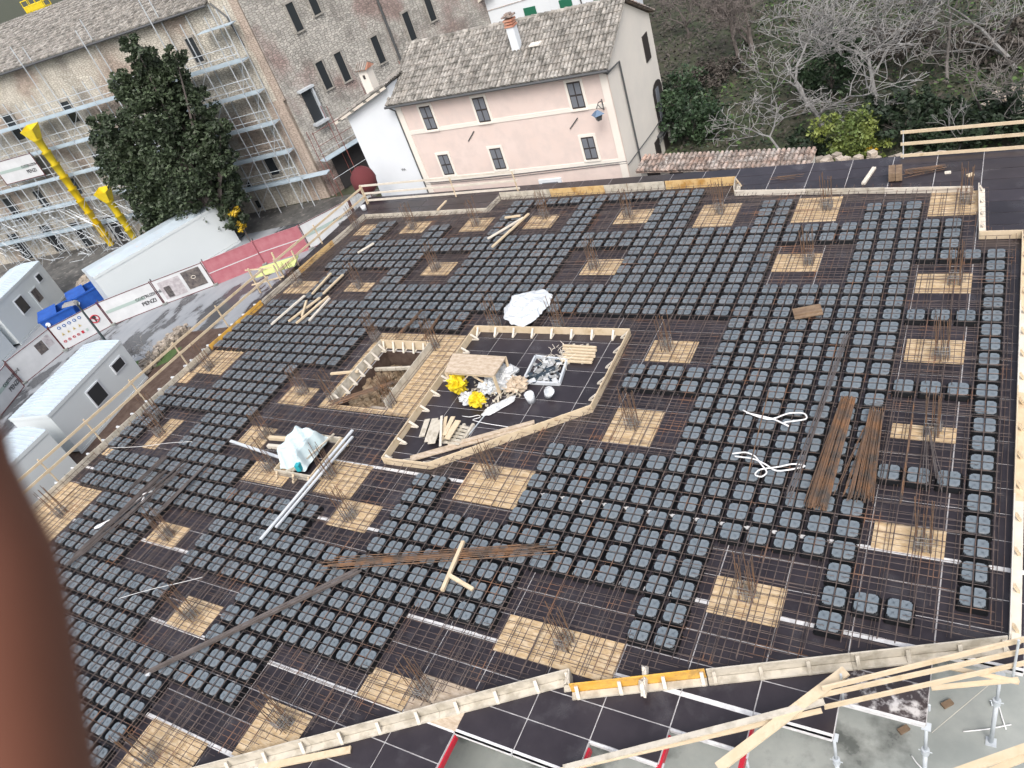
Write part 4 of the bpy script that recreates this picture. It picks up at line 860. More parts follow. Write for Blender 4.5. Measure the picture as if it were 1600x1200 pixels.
def window(parent, x, z, w, h, y=-.0, shut=m_dkbr, glass=m_grsh, frame=None, fw=.12, axis='x', name='window', slats=True, cross=True):
    f = MB()
    def B(mb, cx, cz, sx, sy, sz, yo):
        if axis == 'x': mb.box((cx, y - yo, cz), (sx, sy, sz))
        else: mb.box((y + yo, cx, cz), (sy, sx, sz))
    B(f, x, z, w, .06, h, .012); root = f.build(name, shut, parent)
    if slats:
        for sx in (-1, 1):
            for sz in ((-1, 1) if cross else (0,)):
                m_ = MB(); B(m_, x + sx * w * .24, z + sz * h * .235, w * .38, .03, h * (.40 if cross else .88), .045); m_.build('shutter_panel', glass, root)
    if frame:
        m_ = MB()
        B(m_, x - w / 2 - fw / 2, z, fw, .05, h + 2 * fw, .015); B(m_, x + w / 2 + fw / 2, z, fw, .05, h + 2 * fw, .015); B(m_, x, z + h / 2 + fw / 2, w, .05, fw, .015); B(m_, x, z - h / 2 - fw / 2, w + .16, .12, fw * .7, .03); m_.build('frame', frame, root)
    return root
# pink house (three visible faces), local x along the facade
PH = empty('pink_house', (-28.79, 22.7, 0), .029, 'pink plastered house with old grey tiled roof and shuttered windows behind the deck', 'house')
Lh, Dh, Ez, Rz = 12.65, 7.0, 4.3, 6.15
b = MB(); b.add([(0, 0, G), (Lh - .02, 0, G), (Lh - .02, .3, G), (0, .3, G), (0, 0, Ez), (Lh - .02, 0, Ez), (Lh - .02, .3, Ez), (0, .3, Ez)], [(0, 1, 5, 4), (1, 2, 6, 5), (3, 0, 4, 7), (2, 3, 7, 6)]); b.build('front_wall', m_pink, PH)
b = MB(); b.add([(Lh, .0, G), (Lh, Dh, G), (Lh, Dh, Ez), (Lh, Dh / 2, Rz - .12), (Lh, 0, Ez)], [(0, 1, 2, 3, 4)]); b.add([(0, .31, G), (0, Dh, G), (0, Dh, Ez), (0, Dh / 2, Rz - .12), (0, .31, Ez)], [(4, 3, 2, 1, 0)]); b.add([(0, Dh, G), (Lh, Dh, G), (Lh, Dh, Ez), (0, Dh, Ez)], [(3, 2, 1, 0)]); b.build('gable_wall', m_cream, PH)
b = MB()
for z, h in ((2.45, .22), (-.5, .24)): b.box((Lh / 2 - .05, -.015, z), (Lh + .0, .04, h))
for x in (.18, Lh - .22): b.box((x, -.02, (G + Ez) / 2), (.36, .05, Ez - G))
b.build('trim_band', m_cream, PH)
roof_tiles('roof_front', PH, (-.3, -.42, Ez - .05), (Lh + .25, -.42, Ez - .05), (-.3, Dh / 2, Rz), (Lh + .25, Dh / 2, Rz), m_tile)
roof_tiles('roof_back', PH, (-.3, Dh + .4, Ez - .05), (Lh + .25, Dh + .4, Ez - .05), (-.3, Dh / 2, Rz), (Lh + .25, Dh / 2, Rz), m_tile2)
b = MB()
for k in range(34): b.tube([(-.3 + k * .385, Dh / 2, Rz + .06 + rnd.uniform(-.01, .01)), (-.3 + (k + 1.12) * .385, Dh / 2, Rz + .03)], [.12, .1], 8)
b.build('ridge_tiles', m_tile, PH)
b = MB(); b.tube([(-.3, -.5, Ez - .1), (Lh + .3, -.5, Ez - .1)], .07, 8); b.build('gutter', m_gutter, PH)
b = MB(); b.tube([(Lh + .02, -.45, Ez - .15), (Lh + .06, -.1, Ez - .35), (Lh + .1, 1.5, Ez - .4), (Lh + .1, 1.55, G)], .05, 8); b.build('downpipe', m_gutter, PH)
b = MB(); b.tube([(-.06, -.45, Ez - .15), (-.04, -.06, Ez - .5), (-.02, -.06, G)], .045, 8); b.build('downpipe', m_gutter, PH)
for x in (1.91, 5.36, 10.84):
    for z in (3.14, .36):
        w_, h_ = (.72, 1.34) if z > 1 else (.7, 1.22)
        window(PH, x, z, w_, h_, 0, m_dkbr, m_grsh, m_cream, .13, name='window')
b = MB(); b.box((8.1, -.05, -1.75), (1.35, .1, 1.3)); w_ = b.build('ground_floor_window', m_wall, PH); b = MB(); b.box((8.1, -.11, -1.75), (.95, .04, .95)); b.build('pane', m_grsh, w_)
b = MB(); b.box((10.6, -.05, -1.95), (1.3, .1, .3)); b.box((10.6, -.12, -2.2), (1.0, .06, .3)); b.build('door_head', m_mar, PH)
for (x, z, dx, dz) in ((3.9, 1.55, .55, .5), (10.05, 1.5, .55, .5)):
    b = MB(); b.beam((x, -.03, z), (x + dx, -.03, z + dz), .04, .05); b.build('tie_iron', m_gutter, PH)
b = MB(); b.tube([(0, -.04, -.62), (4, -.05, -.66), (8, -.05, -.6), (Lh, -.04, -.55)], .02, 5); b.tube([(0, -.04, -.72), (5, -.05, -.78), (Lh, -.04, -.66)], .015, 5); b.build('cable', m_gutter, PH)
# gable windows (axis y): plane x = Lh
for (y, z, w_, h_) in ((5.7, 3.0, .8, 1.35), (4.5, -2.2, .75, 1.2), (6.0, -2.3, .8, 1.3)):
    window(PH, y, z, w_, h_, Lh, m_dkbr, m_dkbr, None, axis='y', slats=False, name='gable_window')
b = MB(); y0_, y1_, zb_, zt_ = 5.3, 6.9, -1.5, .9
pts = [(y0_, zb_), (y1_, zb_), (y1_, zt_ - .3)] + [((y0_ + y1_) / 2 + .8 * math.cos(t), zt_ - .3 + .45 * math.sin(t)) for t in [math.pi * q / 6 for q in range(1, 6)]] + [(y0_, zt_ - .3)]
b.add([(Lh + .015, y, z) for y, z in pts], [tuple(range(len(pts)))]); aw = b.build('arched_window', m_dkbr, PH)
b = MB(); b.box((Lh + .03, 6.0, -.3), (.03, .5, 2.0)); b.build('pane', m_grsh, aw); b = MB(); b.box((Lh + .1, 6.0, -1.55), (.3, 2.6, .08)); b.tube([(Lh + .25, 4.2, -1.75), (Lh + .25, 7, -1.6)], .03, 6); b.build('balcony', m_gutter, aw)
b = MB(); b.tube([(Lh + .05, 0, -.75), (Lh + .05, 4, -.95), (Lh + .05, 7, -1.0)], .025, 5); b.build('cable', m_gutter, PH)
# chimney (>) and skylight on the front slope
def on_slope(y): return Ez - .05 + (y + .42) / (Dh / 2 + .42) * (Rz - Ez + .05)
cx, cy = 7.45, 1.75
ch = MB(); ch.box((cx, cy, on_slope(cy) + .45), (.42, .42, 1.3)); ch = ch.build('chimney', m_wall, PH)
for q in range(3): b = MB(); b.box((cx, cy, on_slope(cy) + 1.16 + .14 * q), (.5 - .05 * (q % 2), .5 - .05 * (q % 2), .09)); b.build('brick_course', m_brick, ch)
b = MB(); b.box((cx, cy, on_slope(cy) + 1.62), (.56, .56, .07)); b.box((cx, cy, on_slope(cy) + 1.7), (.3, .3, .1)); b.build('cap', m_tile2, ch)
b = MB(); b.box((8.55, 1.7, on_slope(1.7) + .1), (.6, .5, .08)); b.build('skylight', m_cream, PH)
# wrought iron lamp
t = empty('wall_lamp', PH.matrix_basis @ Vector((12.1, -.05, 1.9)), .029, 'blue-capped lantern on a black wrought-iron bracket at the right corner of the pink house', 'street lamp')
b = MB(); b.tube([(0, 0, .8), (-.05, -.35, .85), (-.05, -.7, .7)], .025, 6); b.tube([(0, 0, .35), (-.03, -.2, .5), (-.05, -.45, .8)], .018, 6); b.box((0, 0, .6), (.05, .03, .55)); b.build('bracket', m_gutter, t)
b = MB(); b.box((-.05, -.7, .52), (.5, .5, .2), .78, .25); b.build('cap', M('blue_grey_metal', (.10, .16, .25), .4), t)
b = MB(); b.box((-.05, -.7, .28), (.2, .2, .3), .78, 1.7)
for s1 in (-1, 1): b.tube([(-.05 + s1 * .1, -.7, .12), (-.05 + s1 * .17, -.7, .42)], .012, 5)
b.build('lantern', m_gutter, t)
# white annex on the left of the pink house
AX = empty('white_annex', (-28.79, 22.7, 0), .029, 'whitewashed lean-to house with a sloping eave left of the pink house', 'house')
b = MB(); xl = -3.6
b.add([(xl, .05, G), (-.03, .05, G), (-.03, .05, 5.15), (xl, .05, 3.95), (xl, 7, G), (-.03, 7, G), (-.03, 7, 5.15), (xl, 7, 3.95)], [(0, 1, 2, 3), (4, 0, 3, 7), (1, 5, 6, 2)]); b.build('wall', m_wall, AX)
roof_tiles('roof', AX, (xl - .75, 7, 3.85), (xl - .75, -.3, 3.85), (.1, 7, 5.32), (.1, -.3, 5.32), m_tile, .24)
b = MB(); b.beam((xl - .75, -.3, 3.74), (.1, -.3, 5.22), .05, .14); b.build('verge_board', m_woodw, AX)
for q in range(4): b = MB(); x = xl - .3 + q * 1.15; b.box((x, -.15, 3.74 + (x - xl + .75) * .345 - .02), (.28, .35, .13)); b.build('rafter_end', m_gutter, AX)
t2 = MB(); t2.box((-2.3, 1.6, 5.05), (.6, .6, 1.7)); t2 = t2.build('chimney', m_cream, AX); b = MB(); b.box((-2.3, 1.29, 5.5), (.14, .02, .22)); b.build('slot', m_dkbr, t2)
b = MB(); b.add([(-2.72, 1.15, 5.9), (-1.88, 1.15, 5.9), (-1.88, 2.05, 5.9), (-2.72, 2.05, 5.9), (-2.72, 1.6, 6.2), (-1.88, 1.6, 6.2)], [(0, 1, 5, 4), (2, 3, 4, 5), (1, 2, 5), (3, 0, 4), (3, 2, 1, 0)]); b.build('cap', m_brick, t2)
b = MB(); [b.tube([(-2.66 + .17 * q, 1.12, 5.93), (-2.66 + .17 * q, 1.6, 6.25), (-2.66 + .17 * q, 2.08, 5.93)], .06, 6) for q in range(5)]; b.build('cap_tiles', m_tile, t2)
b = MB(); b.add([(xl + .1, .04, G), (-.1, .04, G), (-.1, .04, G + 1), (xl + .1, .04, G + 1)], [(0, 1, 2, 3)])
def text(s, size, mat, parent, loc, rot, name='lettering', ext=.002, outline=False, sp=1.0, bold=0):
    cu = bpy.data.curves.new(name, 'FONT'); cu.body = s; cu.size = size; cu.extrude = ext; cu.resolution_u = 2; cu.space_character = sp; cu.offset = bold
    if outline: cu.fill_mode = 'NONE'; cu.bevel_depth = size * .025; cu.extrude = 0
    tmp = bpy.data.objects.new('tmp', cu); COL.objects.link(tmp); bpy.context.view_layer.update()
    me = bpy.data.meshes.new_from_object(tmp.evaluated_get(bpy.context.evaluated_depsgraph_get())); bpy.data.objects.remove(tmp); me.materials.clear(); me.materials.append(mat)
    o = bpy.data.objects.new(name, me); COL.objects.link(o); o.parent = parent; o.location = loc; o.rotation_euler = rot; return o
text('VIA', .22, m_ink, AX, (-1.35, .03, .25), (math.pi / 2, 0, 0), 'street_name'); text('LIBERTA', .2, m_ink, AX, (-1.6, .03, 0), (math.pi / 2, 0, 0), 'street_name') if False else None
# far white house with green shutters
FH = empty('far_house', (-42, 44, 0), .03, 'pale house with green shutters beyond the ridge of the pink roof', 'house')
b = MB(); b.box((11.5, 3, .4), (12, 6, 6.4)); b.build('wall', m_wall, FH)
b = MB(); b.add([(5.3, -.05, 2.7), (17.8, -.05, 3.4), (17.8, 6.2, 3.4), (5.3, 6.2, 2.7), (9, 3, 5.0), (14.5, 3, 5.2)], [(0, 1, 5, 4), (1, 2, 5), (2, 3, 4, 5), (3, 0, 4)]); b.build('roof', m_tile2, FH)
b = MB(); b.beam((4.6, -.5, 2.9), (8.4, -.3, 4.2), .5, .16); b.build('verge', m_woodw, FH)
for x, z in ((10.9, 2.0), (13.9, 2.0), (16.6, 2.1), (9.7, 1.6)):
    if x != 9.7: b = MB(); b.box((x, -.04, z), (1.0, .08, .9)); b.build('shutter', m_green, FH)
b = MB(); b.box((8.3, -.04, 1.4), (.3, .06, .7)); b.build('window', m_grsh, FH)
b = MB(); b.tube([(15, -.1, 3.4), (15.6, -.1, -2.5)], .05, 6); b.build('downpipe', m_gutter, FH)
# low outbuilding with tiled roof behind the deck
OB = empty('outbuilding', (-15.3, 22.3, 0), -.1, 'low garden outbuilding with a row of mixed red and grey roof tiles', 'outbuilding')
b = MB(); b.box((4.0, .9, (-.8 + G) / 2), (8.0, 1.4, -.8 - G)); b.build('wall', m_cream, OB)
roof_tiles('roof', OB, (-.1, -.15, -.78), (8.3, -.15, -.78), (-.1, 1.0, -.45), (8.3, 1.0, -.45), m_tile2, .22, .38)
for x in (.7, 1.9, 4.1): b = MB(); b.box((x, .19, -1.15), (.7, .04, .5)); b.build('opening', m_dkbr, OB)
b = MB()
for k in range(60): b.box((rnd.uniform(8.4, 13.5), rnd.uniform(-.1, .9), G + rnd.uniform(1.7, 2.1)), (.3, .3, .16), rnd.uniform(0, 3))
b.box((11, .4, G + .85), (5.2, .9, 1.7)); tag(b.build('garden_wall', m_rubble, None, (-15.3, 22.3, 0), -.1), 'old stone garden wall with loose tiles right of the outbuilding', 'wall')

# stone building: face 1 (scaffolded) and face 2 meet at the brick corner
A1 = math.atan2(.236, .972); A2 = math.radians(72)
SB = empty('stone_building', (-40.4, 26.4, 0), A1, 'tall old stone building with brick corner and tiled roof behind the scaffold', 'building')
b = MB(); b.box((-21, .5, (11 + G) / 2), (38, 1.0, 11 - G)); b.build('scaffolded_wall', m_stone, SB)
b = MB(); b.box((-1.15, .47, (17 + G) / 2), (1.7, 1.1, 17 - G)); b.build('corner_pier', m_stone, SB)
b = MB(); b.box((-.9, .44, (4.4 + G) / 2), (1.35, 1.1, 4.4 - G)); b.box((-.35, .44, 10.8), (.6, 1.08, 13)); b.build('brick_corner', m_quoin, SB)
E2 = empty('side_wing', (0, 0, 0), A2 - A1); E2.parent = SB
b = MB(); b.box((16.0, .55, (20 + G) / 2), (32, 1.0, 20 - G)); b.build('side_wall', m_stone2, E2)
def swin(par, x, z, w, h, nm='window', fr=m_wstone):
    w *= .72
    b = MB(); b.box((x, -.03 if par is not E2 else .02, z), (w, .08, h)); r_ = b.build(nm, m_glass, par); yy = -.07 if par is not E2 else -.03
    b = MB(); b.box((x, yy, z - h / 2 - .06), (w + .2, .12, .08)); b.box((x - w / 2 - .04, yy, z), (.08, .08, h)); b.box((x + w / 2 + .04, yy, z), (.08, .08, h)); b.box((x, yy, z + h / 2 + .07), (w + .24, .1, .14)); b.build('frame', fr, r_)
for (x, z, w, h) in ((-4.65, 8.7, .9, 1.5), (-11.9, 7.8, 1.1, 1.4), (-17.0, 7.3, 1.1, 1.5), (-22.6, 7.4, 1.3, 1.9), (-11.9, 3.6, 1.1, 1.5), (-17.2, 3.4, 1.1, 1.5), (-24.9, 1.9, 1.1, 1.4), (-28.3, 1.6, 1.2, 2.0), (-21.0, 2.2, 1.1, 1.3), (-26.6, -1.4, 1.6, 2.4), (-20, -1.7, 1.5, 2.0), (-23.5, -1.6, 1.4, 2.2), (-3.5, .4, 1.0, 1.5), (-6.1, -.7, .5, .5), (-6.2, -2.2, .5, .6), (-8.4, 3.4, 1.0, 1.4), (-8, 7.8, 1, 1.4), (-30.5, -1.5, 1.5, 2.4), (-16.6, -1.7, 1.2, 2.0)): swin(SB, x, z, w, h)
for (x, z, w, h) in ((3.05, 8.4, .8, 1.7), (3.28, 4.5, .8, 1.8), (4.85, 4.4, .8, 1.9), (8.05, 4.25, .8, 1.8), (11.25, 4.6, .8, 1.9), (13.5, 5.0, .8, 1.7), (4.75, 8.8, .8, 1.7), (8.1, 8.9, .8, 1.7), (11.2, 9.0, .8, 1.7)): swin(E2, x, z, w, h)
b = MB(); b.box((1.5, -.05, 3.2), (.75, .1, 2.1)); dw = b.build('tall_window', m_glass, E2); b = MB(); b.box((1.93, -.16, 3.2), (.12, .3, 2.1)); b.box((1.5, -.25, 2.05), (1.1, .5, .16)); b.box((1.5, -.2, 4.35), (1.2, .4, .14)); b.build('stone_surround', m_zinc, dw)
b = MB(); b.tube([(9.45, -.06, 8), (9.5, -.06, G)], .09, 6); b.build('downpipe', m_gutter, E2)
b = MB(); b.tube([(-1.9, -.12, 10.9), (-1.2, -.14, 9.9), (-1.05, -.12, 8.1)], .06, 6); b.build('downpipe', m_gutter, SB)
roof_tiles('roof', SB, (-39, -.45, 10.95), (-2.0, -.45, 10.95), (-39, 8.5, 13.2), (-2.0, 8.5, 13.2), m_tile, .27, .46, .125)
b = MB(); b.tube([(-39, -.55, 10.9), (-2.0, -.55, 10.9)], .08, 6); b.build('gutter', m_gutter, SB)
b = MB(); b.box((-33, -.02, 6), (.3, .1, 10)); b.build('pipe', m_woodg, SB)

NB = empty('grey_building', SB.matrix_basis @ Vector((-34, 26, G)), A1, 'dim purple-grey roof beyond the old stone building at the top left corner', 'building')
b = MB(); b.box((0, 0, 4), (46, 18, 8)); b.build('wall', m_stone2, NB)
b = MB(); b.add([(-23.5, -9.5, 8), (23.5, -9.5, 8), (23.5, 9.5, 8), (-23.5, 9.5, 8), (-18, 0, 11.5), (18, 0, 11.5)], [(0, 1, 5, 4), (1, 2, 5), (2, 3, 4, 5), (3, 0, 4)]); b.build('roof', M('purple_slate', (.12, .1, .13), .8, c2=(.2, .17, .2), scale=2), NB)
c_b = CP + ray(56, 5) * 72
t = empty('lift_basket', c_b, .3, 'bright yellow lift basket above the old roof at the top left', 'lift basket')
b = MB(); b.box((0, 0, -.5), (2.2, 1.0, .12)); b.box((0, -.5, -.2), (2.2, .05, .5)); b.build('floor', m_yel2, t)
b = MB()
for z in (0, .5):
    b.tube([(-1.1, -.5, z), (1.1, -.5, z), (1.1, .5, z), (-1.1, .5, z), (-1.1, -.5, z)], .05, 5)
for x in (-1.1, -.4, .4, 1.1):
    for y in (-.5, .5): b.tube([(x, y, -.5), (x, y, .5)], .04, 5)
b.build('guard_frame', m_yel2, t); b = MB(); b.beam((0, .3, -.5), (0, 6, G - c_b.z), .3, .3); b.build('boom', m_yel2, t)
# scaffold
SF = empty('scaffold', (-40.4, 26.4, 0), A1, 'galvanised pipe scaffold with pale blue platforms on the old stone building', 'scaffold')
LV = [-.75, 1.25, 3.3, 5.4, 7.45]
xs = [-1.0, -2.0] + [-2.0 - 1.9 * k for k in range(1, 17)]
for k, x in enumerate(xs):
    for yy in (-.25, -1.15):
        b = MB(); b.tube([(x, yy, G), (x, yy, (10.7 if k < 3 else 9.0 if k % 3 else 12.2) + rnd.uniform(-.3, .3))], .034, 5); b.build('standard', m_zinc, SF)
for L_ in LV:
    e = -1.0; w0 = -33
    b = MB(); b.box(((e + w0) / 2, -.72, L_), (e - w0, .85, .06)); pf = b.build('platform', m_plat, SF)
    b = MB(); b.box(((e + w0) / 2, -1.13, L_ + .12), (e - w0, .03, .22)); b.build('toe_board', m_plat, pf)
    for dz in (.5, 1.0): b = MB(); b.tube([(w0, -1.17, L_ + dz), (e, -1.17, L_ + dz)], .027, 5); b.build('guard_tube', m_zinc, SF)
    b = MB()
    for x in xs: b.tube([(x, -.25, L_ - .04), (x, -1.2, L_ - .04)], .022, 5)
    b.build('transom', m_zinc, SF)
b = MB(); b.box((-1.9, -.7, 9.6), (2.6, .75, .05)); b.build('platform', m_plat, SF)
for k in range(1, 14, 2):
    for q in range(5):
        if rnd.random() < .75: b = MB(); z = LV[q]; b.tube([(xs[k], -1.2, z - 2 + .1), (xs[k - 1], -1.2, z - .05)], .018, 4); b.build('brace', m_zinc, SF)
b = MB(); b.box((-.3, -.7, -.75), (2.6, .7, .05)); b.build('platform', m_plat, SF)
b = MB()
for k in range(270):
    x, z = rnd.uniform(-31, -15), rnd.uniform(G, 1.6); y = rnd.uniform(-2.6, -1.2); a = rnd.choice((0, 1.57, .8, -.8, 1.57)); l = rnd.uniform(.8, 2.2)
    if rnd.random() < .3: b.tube([(x, y, z), (x, y + 1.2, z)], .02, 4)
    else: b.tube([(x, y, z), (x + l * math.cos(a), y, min(2.4, max(G, z + l * math.sin(a))))], .02, 4)
o = b.build('lower_tube_lattice', m_zinc, SF); o['kind'] = 'stuff'
ST = empty('side_scaffold', (-40.4, 26.4, 0), A2, 'red and grey scaffold with one platform on the side wall beside the white annex', 'scaffold')
b = MB(); b.box((4.8, -.75, -.1), (9.4, .8, .06)); pf = b.build('platform', m_plat, ST)
m_redox = M('red_oxide_tube', (.2, .07, .06), .6)
for k in range(6):
    for yy in (-.35, -1.15): b = MB(); b.tube([(.1 + k * 1.8, yy, G), (.1 + k * 1.8, yy, 2.0 + (k % 2))], .026, 5); b.build('standard', m_redox if k < 3 or yy > -.5 else m_zinc, ST)
for z in (.5, 1.0, 1.9, -1.4): b = MB(); b.tube([(0, -1.17, z), (9.3, -1.17, z)], .02, 5); b.build('guard_tube', m_redox if z > .6 else m_zinc, ST)
b = MB(); b.box((5, -.2, -1.45), (8, .08, 2.6)); tag(b.build('shadow_sheet', M('shade_brown', (.03, .028, .03), .9), ST), 'dark brown sheet standing in for the shade under the platform')  # added dark sheet, its colour paints the shade below the platform
# banner on scaffold
def bannerface(root, L_, H_, kind):
    """root local: x along, z up, -y faces the site"""
    b = MB(); b.box((L_ / 2, 0, H_ / 2), (L_, .03, H_)); b.build('sheet', {'pink': m_pinkf}.get(kind, m_bann), root)
    b = MB(); 
    for z in (.02, H_ - .02): b.tube([(0, -.02, z), (L_, -.02, z)], .025, 5)
    for x in (0, L_): b.tube([(x, -.02, -.1), (x, -.02, H_ + .06)], .03, 5)
    b.build('frame', m_mar if kind != 'pink' else m_pinkf, root)
    f = lambda x, z, w, h, m__, nm: (lambda q: (q.box((x * L_, -.022, z * H_), (w * L_, .012, h * H_)), q.build(nm, m__, root)))(MB())
    if kind == 'penzi':
        f(.40, .53, .75, .12, m_bgreen, 'stripe'); text('COSTRUZIONI', .27, m_ink, root, (L_ * .60, -.035, H_ * .50), (math.pi / 2, 0, 0), outline=True, sp=.95); text('PENZI', .36, m_ink, root, (L_ * .66, -.035, H_ * .24), (math.pi / 2, 0, 0), bold=.006)
        text('impresa', .1, m_ink, root, (L_ * .56, -.035, H_ * .3), (math.pi / 2, 0, 0)) if False else None
    elif kind == 'photo':
        f(.29, .5, .42, .72, m_photo2, 'street_picture'); f(.2, .4, .12, .45, m_photo, 'street_picture'); f(.74, .55, .36, .72, m_photo, 'dark_picture')
        b = MB(); b.tube([(L_ * .74 + .14 * math.cos(a), -.035, H_ * .6 + .1 * math.sin(a)) for a in [2 * math.pi * k / 12 for k in range(13)]], .02, 5); b.build('pale_mark', m_woodw, root)
    elif kind == 'photo2':
        f(.68, .62, .18, .42, m_photo, 'dark_picture'); f(.86, .66, .14, .42, m_photo2, 'street_picture')
    elif kind == 'pink': f(.5, .5, 1.0, .03, m_bann, 'reflective_stripe')
    elif kind == 'signs':
        for k in range(5): b = MB(); b.tube([(L_ * (.16 + .105 * k), -.03, H_ * .83), (L_ * (.16 + .105 * k), -.045, H_ * .83)], .1, 14); r_ = b.build('blue_sign', m_bluei, root); b = MB(); b.box((L_ * (.16 + .105 * k), -.05, H_ * .83), (.07, .01, .09)); b.build('symbol', m_wall, r_)
        for k in range(4): x = L_ * (.15 + .115 * k); b = MB(); b.add([(x - .1, -.03, H_ * .52), (x + .1, -.03, H_ * .52), (x, -.03, H_ * .64)], [(0, 1, 2)]); r_ = b.build('warning_sign', m_yeli, root); b = MB(); b.box((x, -.035, H_ * .56), (.03, .008, .07)); b.build('symbol', m_ink, r_)
        for k in range(6):
            x = L_ * (.1 + .092 * k); b = MB()
            if k < 4: b.tube([(x + .075 * math.cos(a), -.035, H_ * .3 + .075 * math.sin(a)) for a in [2 * math.pi * q / 12 for q in range(13)]], .014, 4); b.beam((x - .05, -.04, H_ * .3 + .05), (x + .05, -.04, H_ * .3 - .05), .02, .02)
            else: b.box((x, -.03, H_ * .3), (.14, .01, .18))
            b.build('red_sign', m_redt if k < 5 else m_bgreen, root)
        x = L_ * .8; b = MB(); b.tube([(x + .25 * math.cos(a), -.04, H_ * .52 + .25 * math.sin(a)) for a in [2 * math.pi * q / 24 for q in range(25)]], .035, 6); b.beam((x - .18, -.045, H_ * .52 + .18), (x + .18, -.045, H_ * .52 - .18), .05, .02); r_ = b.build('no_entry_sign', m_redt, root)
        b = MB(); b.tube([(x, -.028, H_ * .58), (x, -.036, H_ * .58)], .12, 12); b.box((x, -.03, H_ * .46), (.1, .01, .25)); b.build('hand_symbol', m_ink, r_)
    elif kind == 'mesh': f(.5, .5, .96, .94, m_pvc, 'grey_mesh')
BS = empty('scaffold_banner', SF.matrix_basis @ Vector((-25.6, -1.28, 3.9)), A1, 'white company banner tied to the left part of the scaffold', 'banner'); bannerface(BS, 4.1, 1.75, 'penzi')
# rubbish chutes
def chute(name, label, x, z0, z1, col):
    t = empty(name, SF.matrix_basis @ Vector((x, -2.0, z0)), A1, label, 'rubbish chute'); n = int((z1 - z0) / .95)
    for k in range(n):
        b = MB(); za = (z1 - z0) * k / n; zb_ = (z1 - z0) * (k + 1) / n; b.tube([(.0, 0, za), (0, 0, zb_ - .12), (0, 0, zb_ - .1), (0, 0, zb_ + .02)], [.24, .3, .34, .34], 14, False); b.build('segment', col if k < n * .62 else m_yel2, t, smooth=True)
    b = MB(); b.add([(.26 * a_, .26 * c_, z1 - z0) for a_, c_ in ((-1, -1), (1, -1), (1, 1), (-1, 1))] + [(.6 * a_, .42 * c_, z1 - z0 + .75 + .2 * (c_ > 0)) for a_, c_ in ((-1, -1), (1, -1), (1, 1), (-1, 1))], [(0, 1, 5, 4), (1, 2, 6, 5), (2, 3, 7, 6), (3, 0, 4, 7)]); b.build('hopper', m_yel2, t)
chute('rubbish_chute', 'tall yellow rubbish chute hanging the full height of the scaffold', -19.2, -2.2, 6.6, m_yel)
chute('rubbish_chute', 'short yellow rubbish chute ending behind the long white cabin', -16.7, -2.4, 1.2, m_yel2)
b = MB(); b.box((0, 0, 0), (2.2, 1.2, .8), .3); 
# hoarding panels along the street
HP = [((-3, 655), (38, 604), 'photo2x', 'white banner panel with black lettering at the far left of the hoarding'), ((38, 600), (102, 548), 'photo2', 'white banner panel with two small pictures in the hoarding'), ((103, 547), (176, 508), 'signs', 'white panel of safety signs with a big red prohibition ring'), ((178, 507), (257, 476), 'penzi', 'white company banner panel reading PENZI by the lamp post'),
      ((259, 475), (336, 446), 'photo', 'white panel with one grey and one dark picture'), ((338, 445), (414, 414), 'pink', 'pink mesh panel next to the panel with pictures'), ((415, 413), (484, 390), 'pink', 'pink mesh panel ending at the white company banner'), ((486, 389), (560, 350), 'penzi', 'white company banner panel right of the pink mesh'), ((562, 348), (590, 328), 'mesh', 'crumpled grey mesh panel behind the far corner rails')]
for (a, c_, kd, lb) in HP:
    p, q = at(*a, G), at(*c_, G); d = q - p; t = empty('hoarding_panel', p, math.atan2(d.y, d.x), lb, 'hoarding panel', 'hoarding panels along the street')
    bannerface(t, d.length, 1.72, 'penzi' if kd == 'photo2x' else kd)
    b = MB(); b.box((0, .1, .06), (.3, .6, .14)); b.build('foot_block', m_conc, t)
    b = MB(); b.tube([(.02, .1, 0), (.02, .1, 1.85)], .03, 6); b.build('post', m_gutter, t)
# maroon shape behind the far corner
blob('maroon_cover', 'dark maroon rounded cover behind the far corner rails', (578, 303), (.75, .75, .85), m_mar, seed=21, rough=.05, cat='cover', sm=True)
